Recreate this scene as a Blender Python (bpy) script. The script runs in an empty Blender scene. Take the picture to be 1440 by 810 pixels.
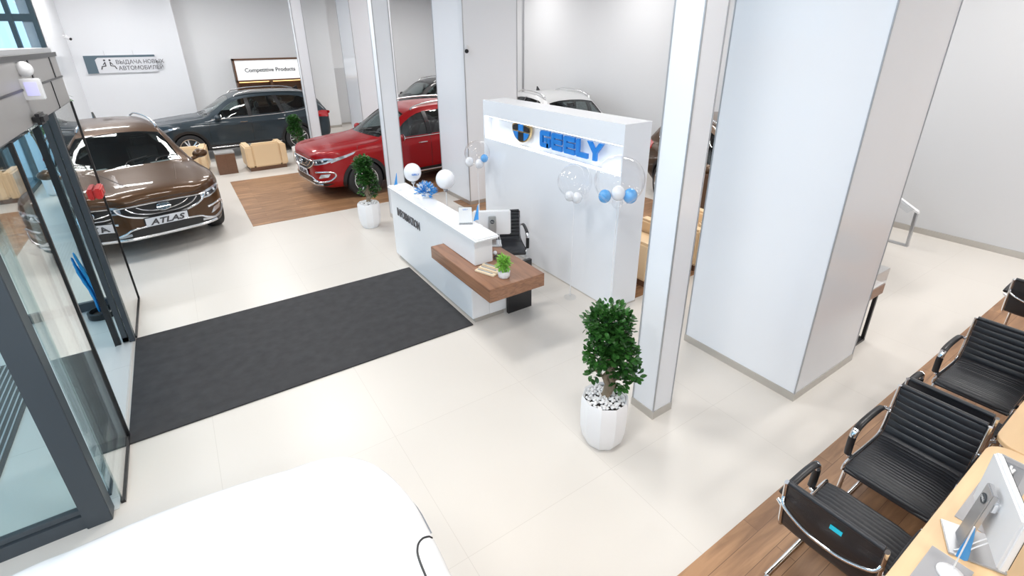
import bpy, bmesh, math, random
from mathutils import Vector, Matrix, Quaternion
from mathutils.bvhtree import BVHTree
from mathutils.geometry import delaunay_2d_cdt
random.seed(7)
S = bpy.context.scene
C = S.collection
PI = math.pi
R = math.radians

# ---------------------------------------------------------------- materials
def mat(name, col, rough=.5, metal=0, emit=None, estr=1, coat=0, alpha=None, spec=None, trans=0, noise=None, bump=0, bscale=60):
    m = bpy.data.materials.new(name); m.use_nodes = True
    nt = m.node_tree; p = nt.nodes['Principled BSDF']
    p.inputs['Base Color'].default_value = (*col, 1)
    p.inputs['Roughness'].default_value = rough
    p.inputs['Metallic'].default_value = metal
    p.inputs['Coat Weight'].default_value = coat
    p.inputs['Coat Roughness'].default_value = .03
    if spec is not None: p.inputs['Specular IOR Level'].default_value = spec
    if trans: p.inputs['Transmission Weight'].default_value = trans
    if alpha is not None: p.inputs['Alpha'].default_value = alpha
    if emit:
        p.inputs['Emission Color'].default_value = (*emit, 1); p.inputs['Emission Strength'].default_value = estr
    if noise or bump:
        tc = nt.nodes.new('ShaderNodeTexCoord'); nz = nt.nodes.new('ShaderNodeTexNoise')
        nz.inputs['Scale'].default_value = bscale; nz.inputs['Detail'].default_value = 4
        nt.links.new(tc.outputs['Object'], nz.inputs['Vector'])
        if noise:
            mx = nt.nodes.new('ShaderNodeMix'); mx.data_type = 'RGBA'
            mx.inputs[6].default_value = (*col, 1); mx.inputs[7].default_value = (*noise, 1)
            nt.links.new(nz.outputs['Fac'], mx.inputs[0]); nt.links.new(mx.outputs[2], p.inputs['Base Color'])
        if bump:
            b = nt.nodes.new('ShaderNodeBump'); b.inputs['Strength'].default_value = bump; b.inputs['Distance'].default_value = .01
            nt.links.new(nz.outputs['Fac'], b.inputs['Height']); nt.links.new(b.outputs['Normal'], p.inputs['Normal'])
    return m

def glass(name, tint, f0=.04, gain=1.5, top=.95, power=5):
    """thin clear sheet: tinted transmission plus Schlick reflection, the same from both sides"""
    m = bpy.data.materials.new(name); m.use_nodes = True; nt = m.node_tree; nt.nodes.clear(); L = nt.links.new
    o = nt.nodes.new('ShaderNodeOutputMaterial'); mix = nt.nodes.new('ShaderNodeMixShader')
    t = nt.nodes.new('ShaderNodeBsdfTransparent'); t.inputs[0].default_value = (*tint, 1)
    g = nt.nodes.new('ShaderNodeBsdfGlossy'); g.inputs['Roughness'].default_value = 0.0; g.inputs[0].default_value = (1, 1, 1, 1)
    lw = nt.nodes.new('ShaderNodeLayerWeight'); lw.inputs['Blend'].default_value = .5
    pw = nt.nodes.new('ShaderNodeMath'); pw.operation = 'POWER'; pw.inputs[1].default_value = power
    ma = nt.nodes.new('ShaderNodeMath'); ma.operation = 'MULTIPLY_ADD'; ma.inputs[1].default_value = (1 - f0) * gain; ma.inputs[2].default_value = f0
    mn = nt.nodes.new('ShaderNodeMath'); mn.operation = 'MINIMUM'; mn.inputs[1].default_value = top
    L(lw.outputs['Facing'], pw.inputs[0]); L(pw.outputs[0], ma.inputs[0]); L(ma.outputs[0], mn.inputs[0]); L(mn.outputs[0], mix.inputs[0])
    L(t.outputs[0], mix.inputs[1]); L(g.outputs[0], mix.inputs[2]); L(mix.outputs[0], o.inputs[0])
    return m

def tiles(name, base, seam, size, rough, ox=0, oy=0):
    m = bpy.data.materials.new(name); m.use_nodes = True; nt = m.node_tree; p = nt.nodes['Principled BSDF']
    tc = nt.nodes.new('ShaderNodeTexCoord'); mp = nt.nodes.new('ShaderNodeMapping'); mp.inputs['Location'].default_value = (ox, oy, 0)
    br = nt.nodes.new('ShaderNodeTexBrick'); br.offset = 0; br.inputs['Scale'].default_value = 1
    br.inputs['Brick Width'].default_value = size; br.inputs['Row Height'].default_value = size
    br.inputs['Mortar Size'].default_value = .0022; br.inputs['Mortar Smooth'].default_value = .2
    br.inputs['Color1'].default_value = (*base, 1); br.inputs['Color2'].default_value = (*[c * .985 for c in base], 1); br.inputs['Mortar'].default_value = (*seam, 1)
    nt.links.new(tc.outputs['Object'], mp.inputs[0]); nt.links.new(mp.outputs[0], br.inputs['Vector']); nt.links.new(br.outputs['Color'], p.inputs['Base Color'])
    p.inputs['Roughness'].default_value = rough
    return m

def planks(name, c1, c2, c3, w=.13, l=1.3, rough=.45, rot=0, coords='Object', grain=1.0):
    m = bpy.data.materials.new(name); m.use_nodes = True; nt = m.node_tree; p = nt.nodes['Principled BSDF']
    tc = nt.nodes.new('ShaderNodeTexCoord'); mp = nt.nodes.new('ShaderNodeMapping'); mp.inputs['Rotation'].default_value = (0, 0, rot)
    br = nt.nodes.new('ShaderNodeTexBrick'); br.offset = .37; br.inputs['Scale'].default_value = 1
    br.inputs['Brick Width'].default_value = l; br.inputs['Row Height'].default_value = w; br.inputs['Mortar Size'].default_value = .0015
    br.inputs['Color1'].default_value = (*c1, 1); br.inputs['Color2'].default_value = (*c2, 1); br.inputs['Mortar'].default_value = (*[c * .6 for c in c3], 1)
    br.inputs['Bias'].default_value = 0
    mp2 = nt.nodes.new('ShaderNodeMapping'); mp2.inputs['Scale'].default_value = (1.2, 10, 30)
    nz = nt.nodes.new('ShaderNodeTexNoise'); nz.inputs['Scale'].default_value = 1.6; nz.inputs['Detail'].default_value = 5; nz.inputs['Distortion'].default_value = .6
    rp = nt.nodes.new('ShaderNodeMapRange'); rp.inputs[1].default_value = .38; rp.inputs[2].default_value = .68; rp.inputs[4].default_value = .75 * grain
    mx = nt.nodes.new('ShaderNodeMix'); mx.data_type = 'RGBA'; mx.inputs[7].default_value = (*c3, 1)
    L = nt.links.new
    L(tc.outputs[coords], mp.inputs[0]); L(mp.outputs[0], br.inputs['Vector']); L(mp.outputs[0], mp2.inputs[0]); L(mp2.outputs[0], nz.inputs['Vector'])
    L(nz.outputs['Fac'], rp.inputs[0]); L(rp.outputs[0], mx.inputs[0]); L(br.outputs['Color'], mx.inputs[6]); L(mx.outputs[2], p.inputs['Base Color'])
    p.inputs['Roughness'].default_value = rough
    return m

def carpaint(name, col, metal=.3, rough=.38):
    m = mat(name, col, rough, metal, coat=.5, spec=.2)
    return m

M = dict(
 white=mat('white paint', (.83, .84, .86), .35),
 whitegloss=mat('white gloss', (.88, .89, .91), .12, coat=.4),
 panel=mat('white wall panel', (.80, .825, .87), .22, coat=.25),
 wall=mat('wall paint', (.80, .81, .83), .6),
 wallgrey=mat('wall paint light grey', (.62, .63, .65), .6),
 ceil=mat('ceiling paint', (.34, .34, .35), .8),
 trim=mat('brushed steel trim', (.55, .53, .50), .35, .7),
 joint=mat('steel corner profile', (.42, .43, .45), .4, .5),
 chrome=mat('chrome', (.82, .83, .85), .08, 1),
 alloy=mat('alloy silver', (.72, .73, .75), .22, .85),
 steel=mat('satin steel', (.50, .51, .53), .3, .8),
 dark=mat('dark grey powder coat', (.055, .066, .078), .4),
 midgrey=mat('grey powder coat', (.36, .355, .35), .4, .2),
 black=mat('black plastic', (.012, .012, .014), .35),
 rubber=mat('black rubber', (.018, .018, .02), .7),
 leather=mat('black leather', (.016, .018, .023), .38, bump=.15, bscale=250),
 cream=mat('cream leather', (.78, .58, .36), .45, bump=.1, bscale=180),
 carpet=mat('charcoal carpet', (.026, .026, .028), .95, noise=(.058, .058, .062), bscale=9, bump=.5),
 floor=tiles('beige floor tile', (.68, .645, .60), (.59, .555, .51), 1.2, .32, .32, .55),
 vest=tiles('grey vestibule tile', (.62, .64, .64), (.45, .46, .46), .9, .35),
 woodfloor=planks('oak plank floor', (.46, .26, .135), (.32, .17, .085), (.17, .085, .042), w=.12, l=.95),
 walnut=planks('walnut veneer', (.34, .17, .098), (.32, .16, .09), (.16, .078, .045), w=3.3, l=9, rough=.3, coords='Object', rot=PI/2),
 walnutdark=planks('dark walnut veneer', (.17, .085, .05), (.15, .075, .04), (.10, .05, .028), w=3, l=9, rough=.4, rot=PI/2, grain=.5),
 maple=planks('light maple top', (.82, .57, .32), (.80, .55, .30), (.70, .46, .25), w=3.1, l=9, rough=.35, grain=.5),
 palewood=mat('pale wood', (.80, .66, .48), .5),
 blue=mat('logo blue', (.015, .20, .62), .3),
 bluecloth=mat('blue cloth', (.06, .33, .75), .6),
 bluegloss=mat('blue balloon rubber', (.12, .42, .85), .12, coat=.5),
 bluebag=mat('blue umbrella cloth', (.02, .32, .72), .45),
 whiteballoon=mat('white balloon rubber', (.86, .87, .90), .2, coat=.5),
 gold=mat('gold metal', (.75, .55, .28), .25, .9),
 red=mat('red plastic', (.65, .03, .03), .35),
 redlamp=mat('red tail lamp', (.55, .01, .015), .1, coat=1),
 lamp=mat('headlamp lens', (.62, .66, .72), .08, .6, coat=1),
 lampdark=mat('headlamp bezel', (.06, .07, .09), .1, .5, coat=1),
 led=mat('led strip', (1, 1, 1), .5, emit=(1, .98, .95), estr=2.2),
 screen=mat('lit white sign face', (.9, .9, .9), .4, emit=(1, 1, 1), estr=.35),
 warmled=mat('warm led strip', (1, .8, .5), .5, emit=(1, .62, .25), estr=2.0),
 lampglow=mat('ceiling lamp diffuser', (1, 1, 1), .5, emit=(1, .98, .95), estr=3.0),
 keyscreen=mat('lit keypad screen', (.6, .6, .9), .3, emit=(.55, .55, .95), estr=.35),
 tyre=mat('tyre rubber', (.02, .02, .022), .6),
 interior=mat('car interior', (.02, .02, .023), .6),
 leaf=mat('ficus leaf', (.016, .075, .014), .3, noise=(.05, .17, .03), bscale=7),
 leaflight=mat('bright leaf', (.16, .42, .04), .45, noise=(.30, .60, .10), bscale=30),
 bark=mat('ficus bark', (.30, .24, .17), .8, noise=(.16, .12, .08), bscale=25, bump=.5),
 pot=mat('white planter', (.86, .86, .88), .3),
 pebble=mat('white pebbles', (.88, .88, .89), .6, noise=(.70, .70, .71), bscale=20),
 soil=mat('dark soil', (.03, .025, .02), .9),
 signgrey=mat('sign slate grey', (.10, .15, .19), .4),
 signwhite=mat('sign white face', (.72, .74, .79), .4),
 ink=mat('dark lettering', (.06, .06, .07), .4),
 inkgrey=mat('grey lettering', (.16, .16, .18), .5),
 paper=mat('white paper', (.85, .85, .85), .6),
 sticker=mat('cyan sticker', (.02, .55, .72), .4),
 strip=mat('smoked cable cover', (.60, .63, .68), .15, alpha=.6),
 clear=glass('clear acrylic', (.93, .94, .95), .04, .8, .6),
 bubble=glass('clear balloon film', (.98, .983, .988), .02, .6, .45, 3),
 glass=glass('door glass', (.90, .95, .94), .05, 1.6),
 winglass=glass('facade glass', (.80, .90, .95), .04, 1.0),
 carglass=glass('tinted car glass', (.68, .73, .73), .05, 1.0),
 teal=mat('teal grey mullion', (.05, .085, .105), .4),
 metalpanel=mat('aluminium', (.60, .61, .62), .3, .6),
 shelfwood=planks('display walnut', (.20, .10, .05), (.15, .075, .04), (.08, .04, .02), w=.3, l=3, rough=.4),
 paving=mat('grey outdoor paving', (.45, .47, .48), .8),
)
# ---------------------------------------------------------------- mesh helpers
class MB:
    def __init__(s): s.v = []; s.f = []; s.mi = []; s.cur = 0
    def add(s, vs, fs):
        b = len(s.v); s.v += [tuple(v) for v in vs]; s.f += [tuple(i + b for i in f) for f in fs]; s.mi += [s.cur] * len(fs); return s
    def box(s, x0, x1, y0, y1, z0, z1):
        vs = [(x, y, z) for z in (z0, z1) for y in (y0, y1) for x in (x0, x1)]
        return s.add(vs, [(0, 2, 3, 1), (4, 5, 7, 6), (0, 1, 5, 4), (2, 6, 7, 3), (0, 4, 6, 2), (1, 3, 7, 5)])
    def obox(s, c, size, rot):   # oriented box: rot = Matrix 3x3
        hx, hy, hz = [k / 2 for k in size]
        vs = [Vector(c) + rot @ Vector((x, y, z)) for z in (-hz, hz) for y in (-hy, hy) for x in (-hx, hx)]
        return s.add(vs, [(0, 2, 3, 1), (4, 5, 7, 6), (0, 1, 5, 4), (2, 6, 7, 3), (0, 4, 6, 2), (1, 3, 7, 5)])
    def prism(s, poly, a0, a1, axis='z'):
        n = len(poly)
        def P(p, a):
            return {'z': (p[0], p[1], a), 'y': (p[0], a, p[1]), 'x': (a, p[0], p[1])}[axis]
        vs = [P(p, a0) for p in poly] + [P(p, a1) for p in poly]
        return s.add(vs, [tuple(range(n))[::-1], tuple(range(n, 2 * n))] + [(i, (i + 1) % n, n + (i + 1) % n, n + i) for i in range(n)])
    def lathe(s, prof, seg=24, c=(0, 0, 0), rot=None, cap=True):
        b = []; rot = rot or Matrix.Identity(3)
        for r, z in prof:
            for k in range(seg):
                a = 2 * PI * k / seg
                b.append(Vector(c) + rot @ Vector((r * math.cos(a), r * math.sin(a), z)))
        f = []
        for i in range(len(prof) - 1):
            for k in range(seg):
                k2 = (k + 1) % seg
                f.append((i * seg + k, i * seg + k2, (i + 1) * seg + k2, (i + 1) * seg + k))
        if cap:
            f.append(tuple(range(seg))[::-1]); n = len(prof) - 1; f.append(tuple(n * seg + k for k in range(seg)))
        return s.add(b, f)
    def tube(s, pts, r, seg=8, closed=False, flat=None):
        pts = [Vector(p) for p in pts]; n = len(pts)
        rr = r if isinstance(r, (list, tuple)) else [r] * n
        vs = []; up = None
        for i, p in enumerate(pts):
            if closed: t = pts[(i + 1) % n] - pts[i - 1]
            else: t = pts[min(i + 1, n - 1)] - pts[max(i - 1, 0)]
            t.normalize()
            if up is None:
                up = Vector((0, 0, 1)) if abs(t.z) < .9 else Vector((1, 0, 0))
            a = t.cross(up); 
            if a.length < 1e-4: a = t.cross(Vector((0, 1, 0)))
            a.normalize(); b = a.cross(t).normalized(); up = b
            fa, fb = flat or (1, 1)
            for k in range(seg):
                q = 2 * PI * k / seg
                vs.append(p + a * math.cos(q) * rr[i] * fa + b * math.sin(q) * rr[i] * fb)
        f = []
        for i in range(n if closed else n - 1):
            j = (i + 1) % n
            for k in range(seg):
                k2 = (k + 1) % seg
                f.append((i * seg + k, i * seg + k2, j * seg + k2, j * seg + k))
        if not closed:
            f.append(tuple(range(seg))[::-1]); f.append(tuple((n - 1) * seg + k for k in range(seg)))
        return s.add(vs, f)
    def sphere(s, c, r, seg=16, rings=10, sc=(1, 1, 1)):
        vs = []; f = []
        for i in range(rings + 1):
            th = PI * i / rings
            for k in range(seg):
                a = 2 * PI * k / seg
                vs.append((c[0] + r * sc[0] * math.sin(th) * math.cos(a), c[1] + r * sc[1] * math.sin(th) * math.sin(a), c[2] + r * sc[2] * math.cos(th)))
        for i in range(rings):
            for k in range(seg):
                k2 = (k + 1) % seg
                f.append((i * seg + k, (i + 1) * seg + k, (i + 1) * seg + k2, i * seg + k2))
        return s.add(vs, f)
    def build(s, name, material, parent=None, smooth=None, bevel=0, mats=None, merge=True):
        me = bpy.data.meshes.new(name); me.from_pydata(s.v, [], s.f)
        for m in (mats or [material]): me.materials.append(m)
        if mats: me.polygons.foreach_set('material_index', s.mi)
        bm = bmesh.new(); bm.from_mesh(me)
        if merge: bmesh.ops.remove_doubles(bm, verts=bm.verts, dist=1e-5)
        if bevel:
            es = [e for e in bm.edges if len(e.link_faces) == 2 and e.calc_face_angle(0) > .6]
            bmesh.ops.bevel(bm, geom=es, offset=bevel, segments=2, affect='EDGES', clamp_overlap=True)
        bmesh.ops.recalc_face_normals(bm, faces=bm.faces)
        bm.to_mesh(me); bm.free()
        if smooth is None: smooth = 40 if bevel else 0
        if smooth:
            me.shade_smooth(); me.set_sharp_from_angle(angle=R(smooth))
        o = bpy.data.objects.new(name, me); C.objects.link(o)
        if parent: o.parent = parent
        return o

def empty(name, loc=(0, 0, 0), rz=0, label=None, cat=None, group=None):
    o = bpy.data.objects.new(name, None); C.objects.link(o); o.location = loc; o.rotation_euler = (0, 0, rz); o.empty_display_size = .1
    if label: tag(o, label, cat, group)
    return o
def tag(o, label=None, cat=None, group=None, kind=None):
    if label: o['label'] = label
    if cat: o['category'] = cat
    if group: o['group'] = group
    if kind: o['kind'] = kind
    return o
def struct(name, mb, m, parent=None, **k):
    o = mb.build(name, m, parent, **k)
    if not parent: o['kind'] = 'structure'
    return o
def kids(o): return [c for c in C.objects if c.parent == o]
def copy_tree(o, parent=None):
    c = o.copy(); C.objects.link(c); c.parent = parent
    for ch in kids(o):
        if ch != c: copy_tree(ch, c)
    return c
def place(o, loc, rz, label=None, group=None):
    o.location = loc; o.rotation_euler = (0, 0, rz)
    if label: o['label'] = label
    if group: o['group'] = group
    return o
def rotz(a): return Matrix.Rotation(a, 3, 'Z')
def bez(pts, n=8, closed=False):     # Catmull-Rom through points
    pts = [Vector(p) for p in pts]; out = []; m = len(pts)
    rng = range(m if closed else m - 1)
    for i in rng:
        g = (lambda k: pts[k % m]) if closed else (lambda k: pts[max(0, min(m - 1, k))])
        p0, p1, p2, p3 = g(i - 1), g(i), g(i + 1), g(i + 2)
        for j in range(n):
            t = j / n
            out.append(.5 * ((2 * p1) + (-p0 + p2) * t + (2 * p0 - 5 * p1 + 4 * p2 - p3) * t * t + (-p0 + 3 * p1 - 3 * p2 + p3) * t ** 3))
    if not closed: out.append(pts[-1])
    return out

def text_mesh(name, s, size, m, parent, loc, rotm, depth=.004, align='LEFT', xs=1.0, bold=0, shear=0):
    cu = bpy.data.curves.new(name, 'FONT'); cu.body = s; cu.size = size; cu.extrude = depth / 2; cu.align_x = align; cu.align_y = 'BOTTOM_BASELINE'
    cu.offset = bold; cu.shear = shear; cu.resolution_u = 3
    t = bpy.data.objects.new(name, cu); C.objects.link(t)
    dg = bpy.context.evaluated_depsgraph_get(); me = bpy.data.meshes.new_from_object(t.evaluated_get(dg))
    bpy.data.objects.remove(t); bpy.data.curves.remove(cu)
    me.transform(Matrix.Translation(loc) @ rotm.to_4x4() @ Matrix.Diagonal((xs, 1, 1, 1)))
    me.materials.clear(); me.materials.append(m)
    o = bpy.data.objects.new(name, me); C.objects.link(o); o.parent = parent
    return o
def face_rot(ex, ey):   # columns: text right, text up, normal
    ex = Vector(ex).normalized(); ey = Vector(ey).normalized(); ez = ex.cross(ey)
    return Matrix((ex, ey, ez)).transposed()
LAMP_W, SKY, EXPO = 46, 1.4, 0.26
# ---------------------------------------------------------------- the sport utility car (nose towards local +X)
ST = [ # x, half width, floor z, shoulder z, belt z, roof edge y, roof z
 (2.295,.30,.44,.68,.77,.20,.80),(2.28,.45,.36,.76,.85,.30,.88),(2.235,.60,.30,.83,.905,.42,.945),(2.14,.73,.27,.87,.945,.50,.985),(1.99,.83,.25,.90,.965,.56,1.01),
 (1.76,.895,.25,.915,.98,.61,1.035),(1.58,.910,.245,.92,.99,.625,1.055),(1.40,.915,.24,.93,1.00,.63,1.075),(1.10,.915,.24,.935,1.01,.64,1.105),(.95,.915,.24,.94,1.015,.64,1.145),
 (.70,.915,.24,.95,1.02,.635,1.29),(.45,.915,.24,.955,1.025,.63,1.44),(.22,.915,.24,.96,1.03,.625,1.555),(.0,.915,.24,.962,1.033,.62,1.61),(-.3,.915,.24,.965,1.037,.615,1.645),
 (-.8,.915,.24,.97,1.05,.61,1.65),(-1.3,.91,.24,.98,1.07,.60,1.63),(-1.65,.905,.26,.985,1.085,.585,1.59),(-1.85,.895,.28,.99,1.09,.57,1.52),
 (-2.0,.88,.30,.99,1.09,.55,1.39),(-2.12,.85,.31,.98,1.07,.53,1.23),(-2.2,.79,.34,.93,1.01,.48,1.08),(-2.25,.68,.42,.84,.90,.40,.93)]
def cat1(vals, t):
    n = len(vals); i = min(int(t), n - 2); f = t - i
    g = lambda k: vals[max(0, min(n - 1, k))]
    p0, p1, p2, p3 = g(i - 1), g(i), g(i + 1), g(i + 2)
    return .5 * (2 * p1 + (p2 - p0) * f + (2 * p0 - 5 * p1 + 4 * p2 - p3) * f * f + (3 * p1 - p0 - 3 * p2 + p3) * f ** 3)
def section(w, zb, zs, zbelt, wr, zr, NV=3):
    yb = w * .955
    pts = [(0, zb), (w * .55, zb), (w * .88, zb + .015), (w * .965, zb + .10), (w * .99, zb * .55 + zs * .45), (w, zs - .10), (w * .99, zs - .02), (yb, zbelt),
           ((yb + wr) / 2 + .025 + .02 * min(1, (zr - zbelt) * 2), (zbelt + zr) / 2 + .0), (wr, zr - min(.045, (zr - zbelt) * .4)), (wr * .84, zr - min(.012, (zr - zbelt) * .2)), (wr * .45, zr + min(.008, (zr - zbelt) * .2)), (0, zr + min(.014, (zr - zbelt) * .35))]
    out = []
    for t in range((len(pts) - 1) * NV + 1):
        out.append((cat1([p[0] for p in pts], t / NV), cat1([p[1] for p in pts], t / NV)))
    out[0] = (0, out[0][1]); out[-1] = (0, out[-1][1])
    return out
def loft(stations, NX=4, NV=3):
    mb = MB(); rings = []
    cols = list(zip(*stations)); n = len(stations)
    for i in range((n - 1) * NX + 1):
        t = i / NX
        x, w, zb, zs, zbelt, wr, zr = [cat1(c, t) for c in cols]
        half = section(w, zb, zs, zbelt, wr, zr, NV)
        ring = [(x, -y, z) for y, z in half] + [(x, y, z) for y, z in half[-2:0:-1]]
        rings.append(ring)
    m = len(rings[0]); vs = [p for r in rings for p in r]; fs = []
    for i in range(len(rings) - 1):
        for k in range(m):
            k2 = (k + 1) % m
            fs.append((i * m + k, i * m + k2, (i + 1) * m + k2, (i + 1) * m + k))
    for idx, rev in ((0, False), (len(rings) - 1, True)):
        r = [idx * m + k for k in range(m)]
        # cap as quad strips between left and right halves
        h = m // 2
        for k in range(0, h):
            a, b = r[k], r[k + 1]; c, d = r[(m - k - 1) % m], r[(m - k) % m]
            q = [a, b, c, d]
            q = [v for j, v in enumerate(q) if v not in q[:j]]
            if len(q) > 2: fs.append(tuple(q))
    mb.add(vs, fs)
    return mb

shell_mb = loft(ST)
_tm = bpy.data.meshes.new('tmp'); _tm.from_pydata(shell_mb.v, [], shell_mb.f)
_b = bmesh.new(); _b.from_mesh(_tm); bmesh.ops.recalc_face_normals(_b, faces=_b.faces)
BV = BVHTree.FromBMesh(_b)
SIDE = (Vector((0, -1, 0)), lambda a, b, s: Vector((a, s * 3, b)))   # a=x, b=z
def hit(axis, a, b, s=1):
    """project on the shell: side (x,z), front (y,z), rear (y,z), top (x,y)"""
    if axis == 'side': o, d = Vector((a, 3 * s, b)), Vector((0, -s, 0))
    elif axis == 'front': o, d = Vector((4, a, b)), Vector((-1, 0, 0))
    elif axis == 'rear': o, d = Vector((-4, a, b)), Vector((1, 0, 0))
    else: o, d = Vector((a, b, 4)), Vector((0, 0, -1))
    p, n, i, dist = BV.ray_cast(o, d)
    if p is None:
        p, n, i, dist = BV.find_nearest(o + d * (2.2 if axis != 'top' else 3))
        if axis == 'side': p = Vector((a, p.y, b))
        elif axis in ('front', 'rear'): p = Vector((p.x, a, b))
        else: p = Vector((a, b, p.z))
    if n.dot(d) > 0: n = -n
    return p, n
def decal(axis, poly, off=.004, thick=.02, s=1, res=.06, holes=()):
    """solid patch following the body: polygon in projection coordinates"""
    pts = [Vector(p) for p in poly]; dense = []
    for i, p in enumerate(pts):
        q = pts[(i + 1) % len(pts)]; k = max(1, int((q - p).length / res))
        dense += [p.lerp(q, j / k) for j in range(k)]
    loops = [dense]; 
    for h in holes:
        hp = [Vector(p) for p in h]; dd = []
        for i, p in enumerate(hp):
            q = hp[(i + 1) % len(hp)]; k = max(1, int((q - p).length / res)); dd += [p.lerp(q, j / k) for j in range(k)]
        loops.append(dd)
    verts = []; edges = []
    for lp in loops:
        b = len(verts); verts += lp; edges += [(b + i, b + (i + 1) % len(lp)) for i in range(len(lp))]
    xs = [p.x for p in dense]; ys = [p.y for p in dense]
    def inside(pt, lp):
        c = False
        for i in range(len(lp)):
            a, b = lp[i], lp[i - 1]
            if (a.y > pt.y) != (b.y > pt.y) and pt.x < (b.x - a.x) * (pt.y - a.y) / (b.y - a.y) + a.x: c = not c
        return c
    x = min(xs) + res * .5
    while x < max(xs):
        y = min(ys) + res * .5
        while y < max(ys):
            pt = Vector((x, y))
            if inside(pt, dense) and not any(inside(pt, l) for l in loops[1:]): verts.append(pt)
            y += res
        x += res
    v2, e2, f2, *_ = delaunay_2d_cdt([Vector(v[:2]) for v in verts], edges, [], 1 if not holes else 0, 1e-5)
    fs = []
    for f in f2:
        c = sum((v2[i] for i in f), Vector((0, 0))) / len(f)
        if inside(c, dense) and not any(inside(c, l) for l in loops[1:]): fs.append(tuple(f))
    top = []; bot = []
    for v in v2:
        p, n = hit(axis, v.x, v.y, s); top.append(p + n * off); bot.append(p + n * (off - thick))
    n = len(v2); cnt = {}
    for f in fs:
        for i in range(len(f)):
            a, b = f[i], f[(i + 1) % len(f)]; cnt[(a, b)] = 1
    faces = list(fs) + [tuple(i + n for i in f[::-1]) for f in fs]
    for (a, b) in cnt:
        if (b, a) not in cnt: faces.append((b, a, a + n, b + n))
    mb = MB(); mb.add(top + bot, faces); return mb
def ptube(axis, path, r, s=1, off=.0, n=6, flat=None, seg=8):
    pts = []
    for p in bez([(q[0], q[1], 0) for q in path], n):
        h, nn = hit(axis, p.x, p.y, s); pts.append(h + nn * off)
    return MB().tube(pts, r, seg, flat=flat)
def mir(poly): return [(p[0], p[1]) for p in poly]
def my(poly): return [(-p[0], p[1]) for p in poly]     # mirror y for front projection

W_FRONT = [(.70,1.075),(.57,1.205),(.40,1.335),(.22,1.435),(.05,1.495),(-.08,1.515),(-.10,1.08)]
W_REAR = [(-.17,1.082),(-.15,1.522),(-.45,1.54),(-.80,1.54),(-.93,1.10)]
W_QUART = [(-1.00,1.115),(-.88,1.535),(-1.20,1.52),(-1.50,1.475),(-1.70,1.37),(-1.62,1.21),(-1.40,1.14)]
W_SCREEN = [(.985,-.55),(1.03,-.3),(1.045,0),(1.03,.3),(.985,.55),(.93,.665),(.60,.635),(.31,.575),(.275,.3),(.265,0),(.275,-.3),(.31,-.575),(.60,-.635),(.93,-.665)]

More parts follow.
